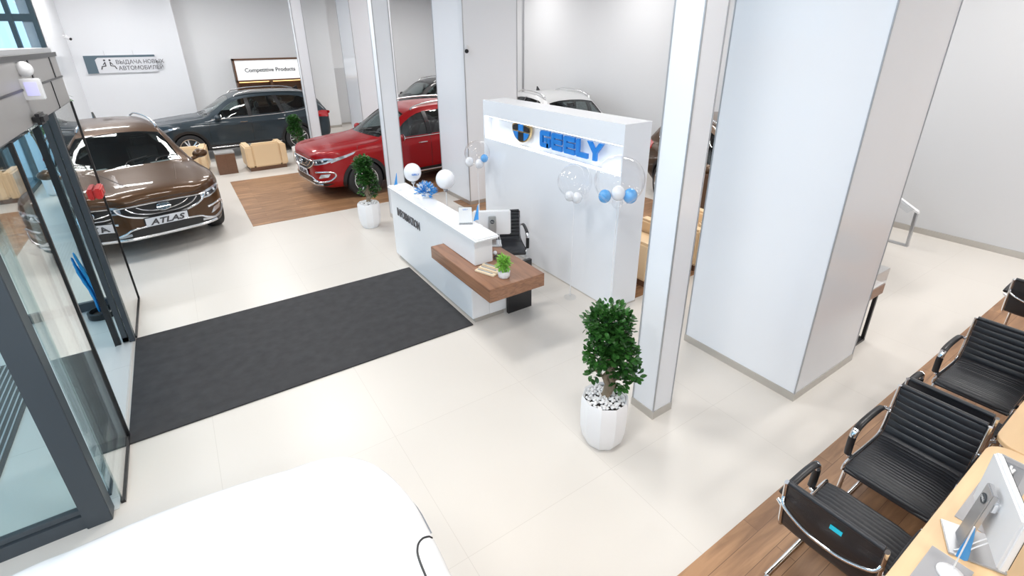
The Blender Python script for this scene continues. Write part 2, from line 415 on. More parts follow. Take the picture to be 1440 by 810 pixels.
def cutter(mb, m):
    me = bpy.data.meshes.new('c'); me.from_pydata(mb.v, [], mb.f); me.materials.append(m)
    b = bmesh.new(); b.from_mesh(me); bmesh.ops.remove_doubles(b, verts=b.verts, dist=1e-5); bmesh.ops.recalc_face_normals(b, faces=b.faces); b.to_mesh(me); b.free()
    o = bpy.data.objects.new('c', me); C.objects.link(o); return o
PAINT = {}
def make_car(name, paint, label, group=None):
    root = empty(name, label=label, cat='car', group=group)
    body = shell_mb.build('body', paint, root)
    cuts = []
    inner = []
    for x, w, zb, zs, zbelt, wr, zr in ST:
        if -1.95 < x < .97: inner.append((x, w - .07, .42, zs, zbelt, wr - .045, zr - .045))
    cuts.append(cutter(loft(inner, 2, 2), M['interior']))
    for wpoly in (W_FRONT, W_REAR, W_QUART):
        cuts.append(cutter(MB().prism(wpoly, -1.3, 1.3, 'y'), M['black']))
    cuts.append(cutter(MB().prism(W_SCREEN, 1.0, 2.2, 'z'), M['black']))
    for ax in (1.40, -1.27):
        for sg in (-1, 1):
            cuts.append(cutter(MB().prism([(ax + .39 * math.cos(a * PI / 16), .36 + .39 * math.sin(a * PI / 16)) for a in range(32)], sg * .60, sg * 1.2, 'y'), M['black']))
    for c in cuts:
        md = body.modifiers.new('b', 'BOOLEAN'); md.operation = 'DIFFERENCE'; md.object = c; md.solver = 'EXACT'; md.material_mode = 'TRANSFER'; md.use_self = True
    dg = bpy.context.evaluated_depsgraph_get(); me = bpy.data.meshes.new_from_object(body.evaluated_get(dg))
    body.modifiers.clear(); body.data = me
    for c in cuts: bpy.data.objects.remove(c)
    me.shade_smooth(); me.set_sharp_from_angle(angle=R(38))
    P = lambda nm, mb, m, par=root, sm=35, **k: mb.build(nm, m, par, smooth=sm, **k)
    painted = [body]
    for s in (1, -1):
        g = P('side_window', decal('side', W_FRONT, -.008, .006, s, .12), M['carglass'])
        g = P('side_window', decal('side', W_REAR, -.008, .006, s, .12), M['carglass'])
        g = P('quarter_window', decal('side', W_QUART, -.008, .006, s, .12), M['carglass'])
        P('pillar_cover', decal('side', [(-.085,1.07),(-.07,1.525),(-.16,1.53),(-.18,1.07)], .003, .01, s, .1), M['black'])
        P('pillar_cover', decal('side', [(-.92,1.10),(-.79,1.548),(-.89,1.545),(-1.01,1.10)], .003, .01, s, .1), M['black'])
        P('window_trim', ptube('side', [(.80,1.045),(.4,1.05),(-.2,1.055),(-.9,1.075),(-1.35,1.11),(-1.62,1.17),(-1.74,1.34)], .011, s, .003), M['chrome'])
        # cladding: arches and sill in one black strip
        for ax in (1.40, -1.27):
            ring = [(ax + .455 * math.cos(a), .36 + .445 * math.sin(a)) for a in [R(q) for q in range(-14, 196, 10)]] + [(ax + .385 * math.cos(a), .36 + .385 * math.sin(a)) for a in [R(q) for q in range(196, -15, -10)]]
            P('wheel_arch_trim', decal('side', ring, .012, .05, s, .05), M['black'])
        P('sill_cladding', decal('side', [(.98,.27),(.98,.40),(-.85,.40),(-.85,.27)], .012, .05, s, .1), M['black'])
        P('sill_trim', ptube('side', [(.93,.335),(0,.335),(-.8,.335)], .02, s, .014), M['chrome'])
        # roof rail
        rail = [Vector((.15,s*.60,1.565)), Vector((.05,s*.595,1.63)), Vector((-.3,s*.59,1.685)), Vector((-.8,s*.585,1.695)), Vector((-1.3,s*.575,1.675)), Vector((-1.6,s*.56,1.61))]
        P('roof_rail', MB().tube(bez(rail, 5), .017, 8), M['alloy'])
        # doors: gaps and handles
        P('door_gap', ptube('side', [(.87,.42),(.90,.65),(.88,.9),(.80,1.02)], .004, s, .0), M['black'])
        P('door_gap', ptube('side', [(-.13,.42),(-.13,.7),(-.13,1.07)], .004, s, .0), M['black'])
        P('door_gap', ptube('side', [(-.80,.42),(-.86,.62),(-1.02,.82),(-1.05,.95),(-.99,1.1)], .004, s, .0), M['black'])
        for hx in (.06, -.88):
            p, n = hit('side', hx, .93, s)
            P('door_handle', MB().tube([p + Vector((-.10,0,0)) - n * .01, p + Vector((-.08,0,0)) + n * .03, p + Vector((.08,0,.0)) + n * .03, p + Vector((.10,0,0)) - n * .01], .013, 8), M['chrome'])
        # mirror
        mb = MB().sphere((.66, s * 1.03, 1.10), .1, 16, 10, (.75, 1.2, .72)).tube([(.68, s * .88, 1.03), (.67, s * .98, 1.06)], .035)
        mr = P('door_mirror', mb, paint, sm=60); painted.append(mr)
        P('mirror_glass', MB().lathe([(.0, 0), (.072, 0), (.072, .01), (0, .01)], 16, (.585, s * 1.03, 1.10), Matrix.Rotation(-PI / 2, 3, 'Y'), cap=False), M['chrome'], mr)
        # headlight
        HL = [(.50,.715),(.62,.72),(.76,.755),(.83,.80),(.83,.85),(.76,.862),(.64,.84),(.50,.81)]
        pl = HL if s > 0 else my(HL)
        h = P('headlight', decal('front', pl, .006, .03, 1, .05), M['lamp'])
        P('headlight_bezel', decal('front', [(s * a, b) for a, b in [(.55,.735),(.66,.75),(.77,.79),(.79,.83),(.68,.812),(.55,.79)]], .010, .02, 1, .04), M['lampdark'], h)
        P('headlight_side', decal('side', [(2.03,.765),(1.60,.895),(1.55,.935),(1.62,.925),(2.0,.845)], .006, .03, s, .05), M['lamp'], h)
        for q in (.61, .72):
            p, n = hit('front', s * q, .765 + (q - .6) * .3); P('projector_lens', MB().sphere(p + n * .004, .024, 12, 8), M['lamp'], h)
        # fog lamp recess and chrome bracket
        P('fog_lamp', decal('front', [(s * a, b) for a, b in [(.60,.455),(.76,.49),(.79,.555),(.66,.54)]], .006, .02, 1, .05), M['lamp'])
        P('fog_lamp_bracket', ptube('front', [(s * .56,.575),(s * .70,.59),(s * .81,.585),(s * .825,.50),(s * .76,.415),(s * .62,.385),(s * .45,.40)], .018, 1, .006), M['alloy'])
        # tail lamp
        P('tail_lamp', decal('side', [(-1.86,.90),(-1.80,1.03),(-2.02,1.06),(-2.25,1.02),(-2.25,.86)], .010, .03, s, .05), M['redlamp'])
        P('tail_lamp', decal('rear', [(s * a, b) for a, b in [(.45,.90),(.84,.86),(.84,1.02),(.48,.98)]], .010, .03, 1, .05), M['redlamp'])
        P('bumper_reflector', decal('rear', [(s * a, b) for a, b in [(.55,.52),(.74,.52),(.74,.56),(.55,.56)]], .008, .02, 1, .05), M['redlamp'])
        # seats
        P('front_seat', MB().box(-.25, .25, s * .38 - .24, s * .38 + .24, .50, .68).prism([(-.22,.62),(-.42,1.18),(-.32,1.22),(-.10,.66)], s * .38 - .22, s * .38 + .22, 'y').prism([(-.43,1.20),(-.45,1.38),(-.36,1.38),(-.34,1.20)], s * .38 - .12, s * .38 + .12, 'y'), M['leather'], bevel=.03)
    P('rear_seat', MB().box(-1.2, -.65, -.60, .60, .50, .66).prism([(-1.1,.6),(-1.35,1.15),(-1.22,1.18),(-.98,.64)], -.60, .60, 'y'), M['leather'], bevel=.03)
    P('windshield', decal('top', W_SCREEN, -.008, .006, 1, .12), M['carglass'])
    P('rear_window', decal('rear', [(-.58,1.16),(-.50,1.46),(.50,1.46),(.58,1.16)], .004, .01, 1, .1), M['black'])
    P('dashboard', MB().prism([(.95,.6),(.95,1.03),(.75,1.06),(.50,.98),(.45,.6)], -.72, .72, 'y'), M['interior'], bevel=.03)
    rw = Matrix.Rotation(R(-65), 3, 'Y')
    st = [Vector((.40,.38,.98)) + rw @ Vector((.17 * math.cos(a), .17 * math.sin(a), 0)) for a in [2 * PI * k / 24 for k in range(24)]]
    P('steering_wheel', MB().tube(st, .014, 8, closed=True).tube([(.52,.38,.93),(.40,.38,.98)], .035).tube([(.40,.22,.98),(.40,.54,.98)], .012), M['black'])
    # grille with concentric arcs
    gr = P('grille', decal('front', [(-.52,.785),(-.50,.725),(-.40,.665),(-.2,.615),(0,.605),(.2,.615),(.40,.665),(.50,.725),(.52,.785),(.3,.79),(0,.795),(-.3,.79)], .004, .03, 1, .05), M['black'])
    P('grille_chrome_arc', ptube('front', [(-.56,.795),(-.52,.725),(-.40,.655),(-.2,.602),(0,.59),(.2,.602),(.40,.655),(.52,.725),(.56,.795)], .014, 1, .008), M['chrome'], gr)
    P('grille_chrome_arc', ptube('front', [(-.44,.78),(-.36,.71),(-.2,.657),(0,.645),(.2,.657),(.36,.71),(.44,.78)], .010, 1, .008), M['chrome'], gr)
    P('grille_chrome_arc', ptube('front', [(-.32,.78),(-.25,.735),(-.13,.70),(0,.69),(.13,.70),(.25,.735),(.32,.78)], .008, 1, .008), M['chrome'], gr)
    P('grille_chrome_arc', ptube('front', [(-.56,.798),(-.3,.805),(0,.808),(.3,.805),(.56,.798)], .012, 1, .008), M['chrome'], gr)
    p, n = hit('front', 0, .735)
    rb = face_rot((0, 1, 0), n.cross(Vector((0, 1, 0))) )
    def ell(rx, ry, off, k=20): return [p + rb @ Vector((rx * math.cos(2*PI*i/k), ry * math.sin(2*PI*i/k), off)) for i in range(k)]
    em = MB(); a = ell(.085, .052, .014); b = ell(.085, .052, .03); em.add(a + b, [tuple(range(20, 40))] + [(i, (i+1) % 20, 20 + (i+1) % 20, 20 + i) for i in range(20)])
    e = P('emblem', em, M['signgrey'], sm=0)
    em = MB().tube(ell(.087, .054, .03), .006, 6, closed=True)
    for yy in (-.028, .028): em.tube([p + rb @ Vector((yy, -.045, .032)), p + rb @ Vector((yy, .045, .032))], .004, 6)
    em.tube([p + rb @ Vector((-.085, 0, .032)), p + rb @ Vector((.085, 0, .032))], .004, 6)
    P('emblem_frame', em, M['chrome'], e)
    # lower intake, skid plate, black lower bumper
    P('lower_bumper', decal('front', [(-.80,.36),(-.62,.37),(-.48,.42),(-.40,.475),(.40,.475),(.48,.42),(.62,.37),(.80,.36),(.70,.31),(.4,.30),(-.4,.30),(-.70,.31)], .006, .04, 1, .06), M['black'])
    P('intake_trim', ptube('front', [(-.62,.385),(-.50,.43),(-.42,.47),(-.2,.485),(0,.487),(.2,.485),(.42,.47),(.50,.43),(.62,.385)], .015, 1, .008), M['alloy'])
    P('skid_plate', ptube('front', [(-.66,.335),(-.4,.325),(0,.32),(.4,.325),(.66,.335)], .028, 1, -.004), M['alloy'])
    P('rear_bumper', decal('rear', [(-.80,.34),(-.8,.50),(.8,.50),(.8,.34)], .008, .04, 1, .08), M['black'])
    # licence plate
    p, n = hit('front', 0, .54)
    rb = face_rot((0, 1, 0), (.1, 0, 1))
    pc = p + Vector((.022, 0, 0))
    lp = P('licence_plate', MB().obox(pc, (.53, .125, .012), rb), M['paper'], sm=0)
    lp.data.materials.clear(); lp.data.materials.append(M['signwhite'])
    P('plate_frame', MB().obox(pc - rb @ Vector((0, 0, .008)), (.555, .15, .012), rb), M['black'], lp, sm=0)
    text_mesh('plate_lettering', 'ATLAS', .115, M['ink'], lp, pc + rb @ Vector((0, -.042, .010)), rb, .006, 'CENTER', 1.25, .003, .25)
    # hood gap
    for s in (1, -1):
        P('hood_gap', ptube('top', [(1.50,s*.885),(1.485,s*.84),(1.45,s*.812),(1.38,s*.80),(1.15,s*.80),(.98,s*.77)], .0045, 1, .0, 6), M['black'])
        P('hood_crease', ptube('top', [(2.0,s*.30),(1.6,s*.40),(1.15,s*.50)], .012, 1, -.008, 6), paint); painted.append(C.objects[-1] if False else [o for o in kids(root) if o.name.startswith('hood_crease')][-1])
    P('hood_gap', ptube('front', [(-.56,.835),(-.3,.852),(0,.858),(.3,.852),(.56,.835)], .004, 1, .0, 6), M['black'])
    for s in (1,-1):
        wp = [(.95, s*.12), (.93, s*.45)] if s > 0 else [(.99, -.5), (.97, -.12)]
        P('wiper', ptube('top', [(1.02, s*.2 + .1), (.93, s*.2 + .15), (.86, s*.2 + .42)], .008, 1, .012, 5), M['black'])
    P('roof_antenna', MB().prism([(-1.45,1.62),(-1.62,1.72),(-1.65,1.60)], -.015, .015, 'y'), M['black'])
    for ax in (1.40, -1.27):
        for s in (1, -1):
            rx = Matrix.Rotation(-s * PI / 2, 3, 'X'); c = (ax, s * .80, .36)
            t = P('wheel', MB().lathe([(.235,-.10),(.30,-.112),(.345,-.10),(.36,-.075),(.362,0),(.36,.075),(.345,.10),(.30,.112),(.235,.10)], 40, c, rx, cap=True), M['tyre'])
            rim = MB().lathe([(.235,.10),(.245,.112),(.232,.112),(.222,.09),(.21,.03)], 40, c, rx, cap=False)
            for k in range(5):
                for dd in (-.19, .19):
                    a = 2 * PI * k / 5 + dd; a2 = 2 * PI * k / 5 + dd * .5
                    i0 = Vector((.045 * math.cos(a2), .045 * math.sin(a2), .10)); i1 = Vector((.225 * math.cos(a), .225 * math.sin(a), .104))
                    rim.tube([Vector(c) + rx @ i0, Vector(c) + rx @ i1], [.020, .016], 6)
            rim.lathe([(.062,.08),(.06,.115),(.04,.12),(.0,.12)], 20, c, rx, cap=False)
            P('rim', rim, M['alloy'], t)
            P('brake_disc', MB().lathe([(.17,.05),(.17,.06),(0,.06)], 24, c, rx, cap=False).lathe([(.225,.0),(.225,.02),(0,.02)], 24, c, rx, cap=False), M['steel'], t)
    for o in painted: o['paint'] = 1
    return root
def repaint(root, m):
    for o in kids(root):
        if o.get('paint'):
            o.material_slots[0].link = 'OBJECT'; o.material_slots[0].material = m
def clean_props():
    for o in C.objects:
        if 'paint' in o: del o['paint']

car0 = make_car('car', carpaint('bronze brown car paint', (.075, .036, .015)), 'bronze brown sport utility car facing the camera with an ATLAS plate')
spots = [
 (car0, None, (-.965, 10.72), (.22, -.975), None),
 ('car', ('slate blue car paint', (.032, .046, .058)), (1.50, 16.15), (-.9995, -.02), 'dark blue grey sport utility car side-on below the product display'),
 ('car', ('red car paint', (.30, .004, .007)), (4.17, 10.62), (-.995, -.10), 'glossy red sport utility car with its nose on the wooden floor'),
 ('car', ('silver car paint', (.50, .51, .52)), (8.05, 9.75), (-.2, -.98), 'silver car whose roof shows above the white brand wall'),
 ('car', ('black car paint', (.02, .02, .022)), (7.75, 16.9), (-1, -.03), 'black car parked behind the red car'),
 ('car', ('copper brown car paint', (.10, .060, .034)), (7.62, 4.50), (-.45, -.89), 'brown car with red tail lamp behind the white brand wall'),
 ('car', ('white car paint', (.80, .81, .83)), (-.54, -.035), (.08, .997), 'white car in the foreground seen from above its hood'),
]
cars = []
for i, (src, pm, (x, y), (hx, hy), lab) in enumerate(spots):
    o = car0 if i == 0 else copy_tree(car0)
    place(o, (x, y, 0), math.atan2(hy, hx), lab)
    cars.append(o)
for i, (src, pm, *_ ) in enumerate(spots):
    if pm: repaint(cars[i], carpaint(pm[0], pm[1], .0 if 'white' in pm[0] else (.1 if 'red' in pm[0] else .3)))
clean_props()
cars[6].scale = (1, 1.04, 1.01)
for o in kids(cars[6]):     # nothing of the grille front shows on the foreground car
    if o.name.startswith(('emblem',)):
        for c in kids(o): bpy.data.objects.remove(c)
        bpy.data.objects.remove(o)
# only the bronze and the foreground show car keep their plates as in the photo: the others carry blank ones
for i in (3, 4, 5, 6):
    for o in kids(cars[i]):
        if o.name.startswith('licence_plate'):
            for c in kids(o): bpy.data.objects.remove(c)
            bpy.data.objects.remove(o)
# ---------------------------------------------------------------- room shell
ZC = 4.7
struct('floor', MB().box(-3.0, 9.6, -4.2, 19.5, -.12, 0), M['floor'])
struct('floor_vestibule', MB().box(-2.99, -.92, 3.48, 7.02, 0, .004), M['vest'])
struct('ground', MB().box(-40, -3.0, -15, 40, -.2, -.1), M['paving'])
struct('floor_wood_display', MB().box(.66, 9.4, 9.02, 12.49, 0, .006), M['woodfloor'])
struct('floor_wood_strip', MB().box(.9, 9.4, -4.0, 1.062, 0, .006), M['woodfloor'])
struct('floor_wood_lounge', MB().box(4.12, 7.35, 3.56, 8.3, 0, .006), M['woodfloor'])
struct('ceiling', MB().box(-3.2, 9.7, -4.4, 19.5, ZC, ZC + .15), M['ceil'])
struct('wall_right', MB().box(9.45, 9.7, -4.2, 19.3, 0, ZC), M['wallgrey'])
struct('wall_back', MB().box(-3.2, 9.7, -4.4, -4.2, 0, ZC), M['wall'])
struct('wall_far', MB().prism([(.55, 18.72), (4.95, 18.72), (4.95, 19.3), (9.7, 19.3), (9.7, 19.5), (.55, 19.5)], 0, ZC), M['wall'])
struct('wall_far_block', MB().box(-2.25, .55, 18.35, 18.95, 0, ZC), M['panel'])
struct('wall_left', MB().box(-2.25, -2.0, 15.0, 18.4, 0, ZC), M['panel'])
struct('baseboard_right', MB().box(9.425, 9.45, -4.2, 18.7, 0, .09), M['trim'])
struct('baseboard_far', MB().box(.55, 4.95, 18.70, 18.72, 0, .08).box(4.97, 9.4, 19.28, 19.3, 0, .08), M['trim'])
struct('trim_1', MB().box(9.42, 9.45, 13.5, 13.58, 1.0, ZC - .2), M['joint'])
# facade windows on the street side
def glazed(name, y0, y1, n, x=-2.95):
    r = empty(name); r['kind'] = 'structure'
    mb = MB(); d = (y1 - y0) / n
    for k in range(n + 1): mb.box(x - .06, x + .06, y0 + k * d - .035, y0 + k * d + .035, 0, ZC)
    for z in (0, 2.35, ZC - .1): mb.box(x - .06, x + .06, y0, y1, z, z + .1)
    mb.build('window_frame', M['teal'], r)
    MB().box(x - .006, x + .006, y0, y1, .1, ZC).build('pane', M['winglass'], r)
glazed('window_1', -4.2, 3.4, 4)
glazed('window_2', 3.4, 7.05, 2)
glazed('window_3', 7.05, 15.0, 4)
r = empty('window_4'); r['kind'] = 'structure'
mb = MB()
for x0, x1 in ((-2.95, -2.90), (-2.46, -2.38), (-2.08, -2.0)): mb.box(x0, x1, 14.95, 15.07, 0, ZC)
for z in (0, 2.4, 3.35): mb.box(-2.95, -2.0, 14.96, 15.06, z, z + .14)
mb.build('window_frame', M['teal'], r); MB().box(-2.9, -2.02, 15.0, 15.012, .1, ZC).build('pane', M['winglass'], r)
# square columns with steel corner profiles and base trim
def column(name, x0, x1, y0, y1, edge=.012, bh=.075):
    c = struct(name, MB().box(x0, x1, y0, y1, 0, ZC), M['panel'])
    e = MB()
    for x in (x0, x1):
        for y in (y0, y1): e.box(x - edge, x + edge, y - edge, y + edge, bh, ZC)
    e.build('corner_profile', M['joint'], c)
    MB().box(x0 - .008, x1 + .008, y0 - .008, y1 + .008, 0, bh).build('base_trim', M['trim'], c)
    return c
column('trim_2', 2.722, 2.94, 2.032, 2.256, .005)
column('trim_3', 2.79, 3.04, 7.97, 8.15, .006)
column('trim_4', 2.83, 3.07, 13.75, 13.99, .006)
column('trim_5', 3.895, 4.94, 1.499, 2.632, .005)
column('trim_6', 4.286, 5.37, 7.90, 9.05, .007)
column('trim_7', 4.30, 5.40, 14.0, 15.15, .006)
# door of the recess in the far wall
r = empty('door_1'); r['kind'] = 'structure'
MB().box(4.97, 5.7, 19.26, 19.32, .06, 2.0).build('door_leaf', M['wallgrey'], r)
MB().box(5.02, 5.06, 19.2, 19.26, .95, 1.1).build('door_handle', M['black'], r)
fb = empty('fire_call_point', (5.03, 19.24, 1.35), label='small red call point on the far wall beside the recess', cat='alarm')
MB().box(-.05, .05, -.03, .02, -.06, .06).build('housing', M['red'], fb, bevel=.005)
MB().box(-.02, .02, -.035, -.03, -.02, .02).build('button', M['paper'], fb)

# ---------------------------------------------------------------- glazed entrance vestibule
v = empty('door_2'); v['kind'] = 'structure'
H1, H2 = 2.36, 2.83
hd = MB().box(-1.14, -.90, 3.36, 7.04, H1, H2).build('door_header', M['midgrey'], v, bevel=.006)
MB().box(-.905, -.892, 3.36, 7.045, 2.60, 2.615).box(-.905, -.888, 3.36, 7.06, H2 - .03, H2 + .01).box(-.905, -.893, 5.6, 5.64, 2.615, 2.80).box(-.905, -.893, 6.62, 6.66, 2.615, 2.80).box(-.905, -.893, 6.3, 6.31, H1, 2.6).build('header_joint', M['black'], hd)
MB().box(-2.9, -.92, 3.36, 7.06, H2, H2 + .05).build('vestibule_roof', M['metalpanel'], v)
MB().box(-2.9, -1.14, 3.38, 3.44, H1 + .12, H2).box(-2.9, -1.14, 6.98, 7.04, H1 + .12, H2).build('side_header', M['midgrey'], v)
MB().box(-1.085, -.95, 3.40, 3.52, 0, H1).build('corner_post', M['dark'], v, bevel=.004)
MB().box(-1.02, -.93, 6.96, 7.04, 0, H1).build('corner_post', M['dark'], v)
MB().box(-2.9, -1.085, 3.42, 3.48, .0, .10).box(-2.9, -1.085, 3.43, 3.47, .115, .15).box(-2.9, -1.085, 3.42, 3.48, H1 + .02, H1 + .12).box(-2.9, -1.0, 6.98, 7.03, 0, .11).box(-2.9, -1.0, 6.98, 7.03, H1 + .02, H1 + .12).build('bottom_rail', M['dark'], v)
MB().box(-2.9, -1.085, 3.445, 3.455, .15, H1 + .05).build('pane', M['glass'], v)
MB().box(-2.9, -1.0, 7.0, 7.01, .1, H1 + .05).build('pane', M['glass'], v)
# near side light and far side light
MB().box(-.905, -.895, 3.52, 4.24, .02, H1).build('pane', M['glass'], v)
MB().box(-.905, -.895, 5.97, 7.01, .02, H1).build('pane', M['glass'], v)
MB().box(-.91, -.885, 4.24, 4.265, 0, H1).box(-.912, -.885, 3.52, 4.24, 0, .02).box(-.912, -.885, 5.97, 7.0, 0, .02).box(-.91, -.885, 7.005, 7.025, 0, H1).build('edge_seal', M['black'], v)
# opened sliding leaves
for y0, y1, nm in ((3.62, 4.30, 'near'), (5.90, 6.85, 'far')):
    lf = MB().box(-1.00, -.955, y0, y0 + .05, .02, H1).box(-1.00, -.955, y1 - .05, y1, .02, H1).box(-1.0, -.955, y0, y1, .02, .07).box(-1.0, -.955, y0, y1, H1 - .06, H1)
    if nm == 'near': lf = MB().box(-.985, -.965, y1 - .02, y1, .02, H1).box(-.985, -.965, y0, y1, .02, .04)
    o = lf.build('sliding_leaf', M['dark'], v)
    MB().box(-.980, -.972, y0 + .02, y1 - .02, .05, H1 - .04).build('leaf_pane', M['glass'], o)
MB().box(-.945, -.90, 5.90, 5.965, 0, H1).build('door_jamb', M['dark'], v, bevel=.004)
MB().box(-1.07, -1.02, 5.88, 5.93, 0, H1).build('door_jamb', M['black'], v)
MB().box(-1.06, -.93, 4.27, 5.88, 0, .012).build('threshold', M['vest'], v)
MB().box(-1.14, -.92, 3.5, 7.0, H1 - .03, H1).build('header_soffit', M['chrome'], v)
# things on the header
t = empty('keypad', (-.90, 5.12, 2.61), label='white keypad with a lit screen on the grey door header', cat='keypad')
MB().box(-.01, .115, -.02, .02, -.075, .075).build('housing', M['white'], t, bevel=.006)
MB().box(.02, .09, -.023, -.02, -.045, .05).build('screen', M['keyscreen'], t)
o = MB().sphere((-.87, 5.22, 2.745), .055, 20, 12, (1, .8, 1)).build('motion_detector', M['white'], None, smooth=40); tag(o, 'round white detector above the keypad on the door header', 'detector')
o = MB().prism([(-.06, -.05), (.06, -.05), (.05, .04), (-.05, .04)], 0, .06, 'z'); 
mb = MB().box(-.895, -.83, 5.02, 5.24, 2.36, 2.44)
o = mb.build('door_sensor', M['black'], None, bevel=.02); tag(o, 'black door sensor under the grey header', 'sensor')
t = empty('door_contact', (-.895, 6.62, 1.47), label='red plastic box stuck on the entrance glass', cat='alarm')
MB().box(.0, .06, -.14, .14, -.055, .055).build('housing', M['red'], t, bevel=.012)
MB().box(.06, .064, -.03, .03, -.03, .03).build('button', M['redlamp'], t)
# ribbed entrance mat outside the vestibule door
mb = MB().box(-2.9, -1.66, 4.1, 6.1, .004, .012)
o = mb.build('entrance_mat', M['black'], None)
tag(o, 'ribbed black and aluminium entrance mat inside the glass vestibule', 'mat')
mb = MB()
for k in range(30): mb.box(-2.88 + k * .0405, -2.869 + k * .0405, 4.12, 6.08, .012, .017)
mb.build('metal_rib', M['steel'], o)
# carpet
o = MB().box(-.895, 2.215, 4.14, 5.94, .0, .014).build('doormat', M['carpet'], None, bevel=.004)
tag(o, 'large charcoal carpet mat between glass entrance and reception desk', 'mat')
# umbrella stand
t = empty('umbrella_stand', (-1.225, 6.76, .004), label='black round umbrella stand with blue sleeves by the entrance glass', cat='stand')
MB().lathe([(.135, 0), (.14, .02), (.14, .07), (.115, .075), (.105, .03), (0, .03)], 32, cap=False).build('base', M['black'], t, smooth=40)
MB().tube([(0, 0, .02), (0, 0, .86)], .012).build('pole', M['steel'], t)
random.seed(3)
for k in range(4):
    a = 2 * PI * k / 4 + .5; mb = MB()
    p = [Vector((.025 * math.cos(a), .025 * math.sin(a), .06)), Vector((.03 * math.cos(a), .03 * math.sin(a), .3)), Vector((-.045 + .03 * math.cos(a + .3), .03 * math.sin(a + .3), .55)), Vector((-.07 + .02 * math.cos(a + .5), .02 * math.sin(a + .5), .80 - .05 * (k % 3)))]
    mb.tube(bez(p, 5), [.010 + .016 * math.sin(PI * min(1, i / 15)) + .003 * (i % 3) for i in range(16)], 7, flat=(1, .6))
    mb.build('umbrella_sleeve', M['bluebag'], t, smooth=60)

# ---------------------------------------------------------------- signs
t = empty('wall_sign', (0, 18.35, 0), label='slate and white sign with seated figures and Cyrillic words on the far wall', cat='sign')
sx0, sx1, sz0, sz1 = -1.77, -.16, 2.14, 2.60
MB().box(sx0, sx1, -.05, -.005, sz0, sz1).build('sign_face', M['signwhite'], t)
MB().prism([(sx0, sz0), (sx0, sz1), (sx1, sz1), (sx1, sz1 - .055), (sx0 + .30, sz1 - .055), (sx0 + .23, sz1 - .11), (sx0 + .24, sz0)], -.058, -.05, 'y').build('sign_band', M['signgrey'], t)
fr = face_rot((1, 0, 0), (0, 0, 1))
text_mesh('lettering', 'ВЫДАЧА НОВЫХ', .145, M['inkgrey'], t, (-1.10, -.053, 2.37), fr, .006, xs=.93, bold=.002)
text_mesh('lettering', 'АВТОМОБИЛЕЙ', .145, M['inkgrey'], t, (-1.07, -.053, 2.21), fr, .006, xs=.93, bold=.002)
mb = MB()
for s, cx in ((1, -1.34), (-1, -1.22)):
    mb.lathe([(.024, 0), (.024, .006), (0, .006)], 14, (cx - s * .0, -.05, 2.475), Matrix.Rotation(PI/2, 3, 'X'), cap=False)
    mb.tube([(cx, -.054, 2.43), (cx + s * .005, -.054, 2.33), (cx - s * .08, -.054, 2.32), (cx - s * .11, -.054, 2.24)], .014, 6)
    mb.tube([(cx, -.054, 2.42), (cx - s * .05, -.054, 2.36)], .010, 6)
mb.build('seated_figures', M['ink'], t)
for sx in (-1.3, -.65): MB().tube([(sx, -.03, sz1), (sx, -.03, sz1 + .12)], .004, 6).build('hanger', M['steel'], t)
t = empty('product_display', (1.80, 18.72, 0), label='walnut framed display with a lit Competitive Products panel on the far wall', cat='display')
W, Z1, Zm, Z0 = 2.06, 2.42, 1.78, .1
MB().box(0, W, -.30, -.26, Z0, Z0 + .06).box(0, .05, -.34, -.002, Z0, Z1).box(W - .05, W, -.34, -.002, Z0, Z1).box(0, W, -.34, -.002, Z1 - .05, Z1).box(0, W, -.34, -.002, Zm - .05, Zm).box(0, W, -.34, -.002, 0.02, .12).box(W / 2 - .03, W / 2 + .03, -.3, -.002, .1, Zm).build('frame', M['walnutdark'], t)
MB().box(.05, W - .05, -.03, -.003, .1, Zm).build('back_panel', M['shelfwood'], t)
MB().box(.05, W - .05, -.31, -.25, Zm, Z1 - .05).build('lit_panel', M['screen'], t)
MB().box(.1, W / 2 - .05, -.06, -.035, Zm - .09, Zm - .06).box(W / 2 + .05, W - .1, -.06, -.035, Zm - .09, Zm - .06).build('led_strip', M['warmled'], t)
for z in (.55, 1.0, 1.4): MB().box(.05, W / 2 - .03, -.28, -.03, z, z + .03).box(W / 2 + .03, W - .05, -.28, -.03, z, z + .03).build('shelf', M['walnutdark'], t)
text_mesh('lettering', 'Competitive Products', .17, M['ink'], t, (W / 2 + .02, -.318, 2.02), fr, .01, 'CENTER', 1.0, .002)
# surveillance cameras
def cam3(loc, rz, lab):
    t = empty('security_camera', loc, rz, lab, 'camera')
    MB().lathe([(.04, 0), (.04, .02), (0, .02)], 16, (0, 0, 0), Matrix.Rotation(PI/2, 3, 'Y'), cap=False).tube([(0, 0, 0), (.10, 0, .03), (.12, 0, -.02)], .012).build('bracket', M['white'], t)
    MB().tube([(.07, 0, -.015), (.20, 0, -.06)], .038, 16).build('camera_body', M['white'], t, smooth=40)
    MB().tube([(.195, 0, -.058), (.212, 0, -.064)], .033, 16).build('lens', M['black'], t, smooth=40)
cam3((4.33, 7.885, 2.80), -PI/2 - .5, 'small security camera on the wide white column')
cam3((-1.99, 17.9, 3.08), -.8, 'small security camera high on the left wall')
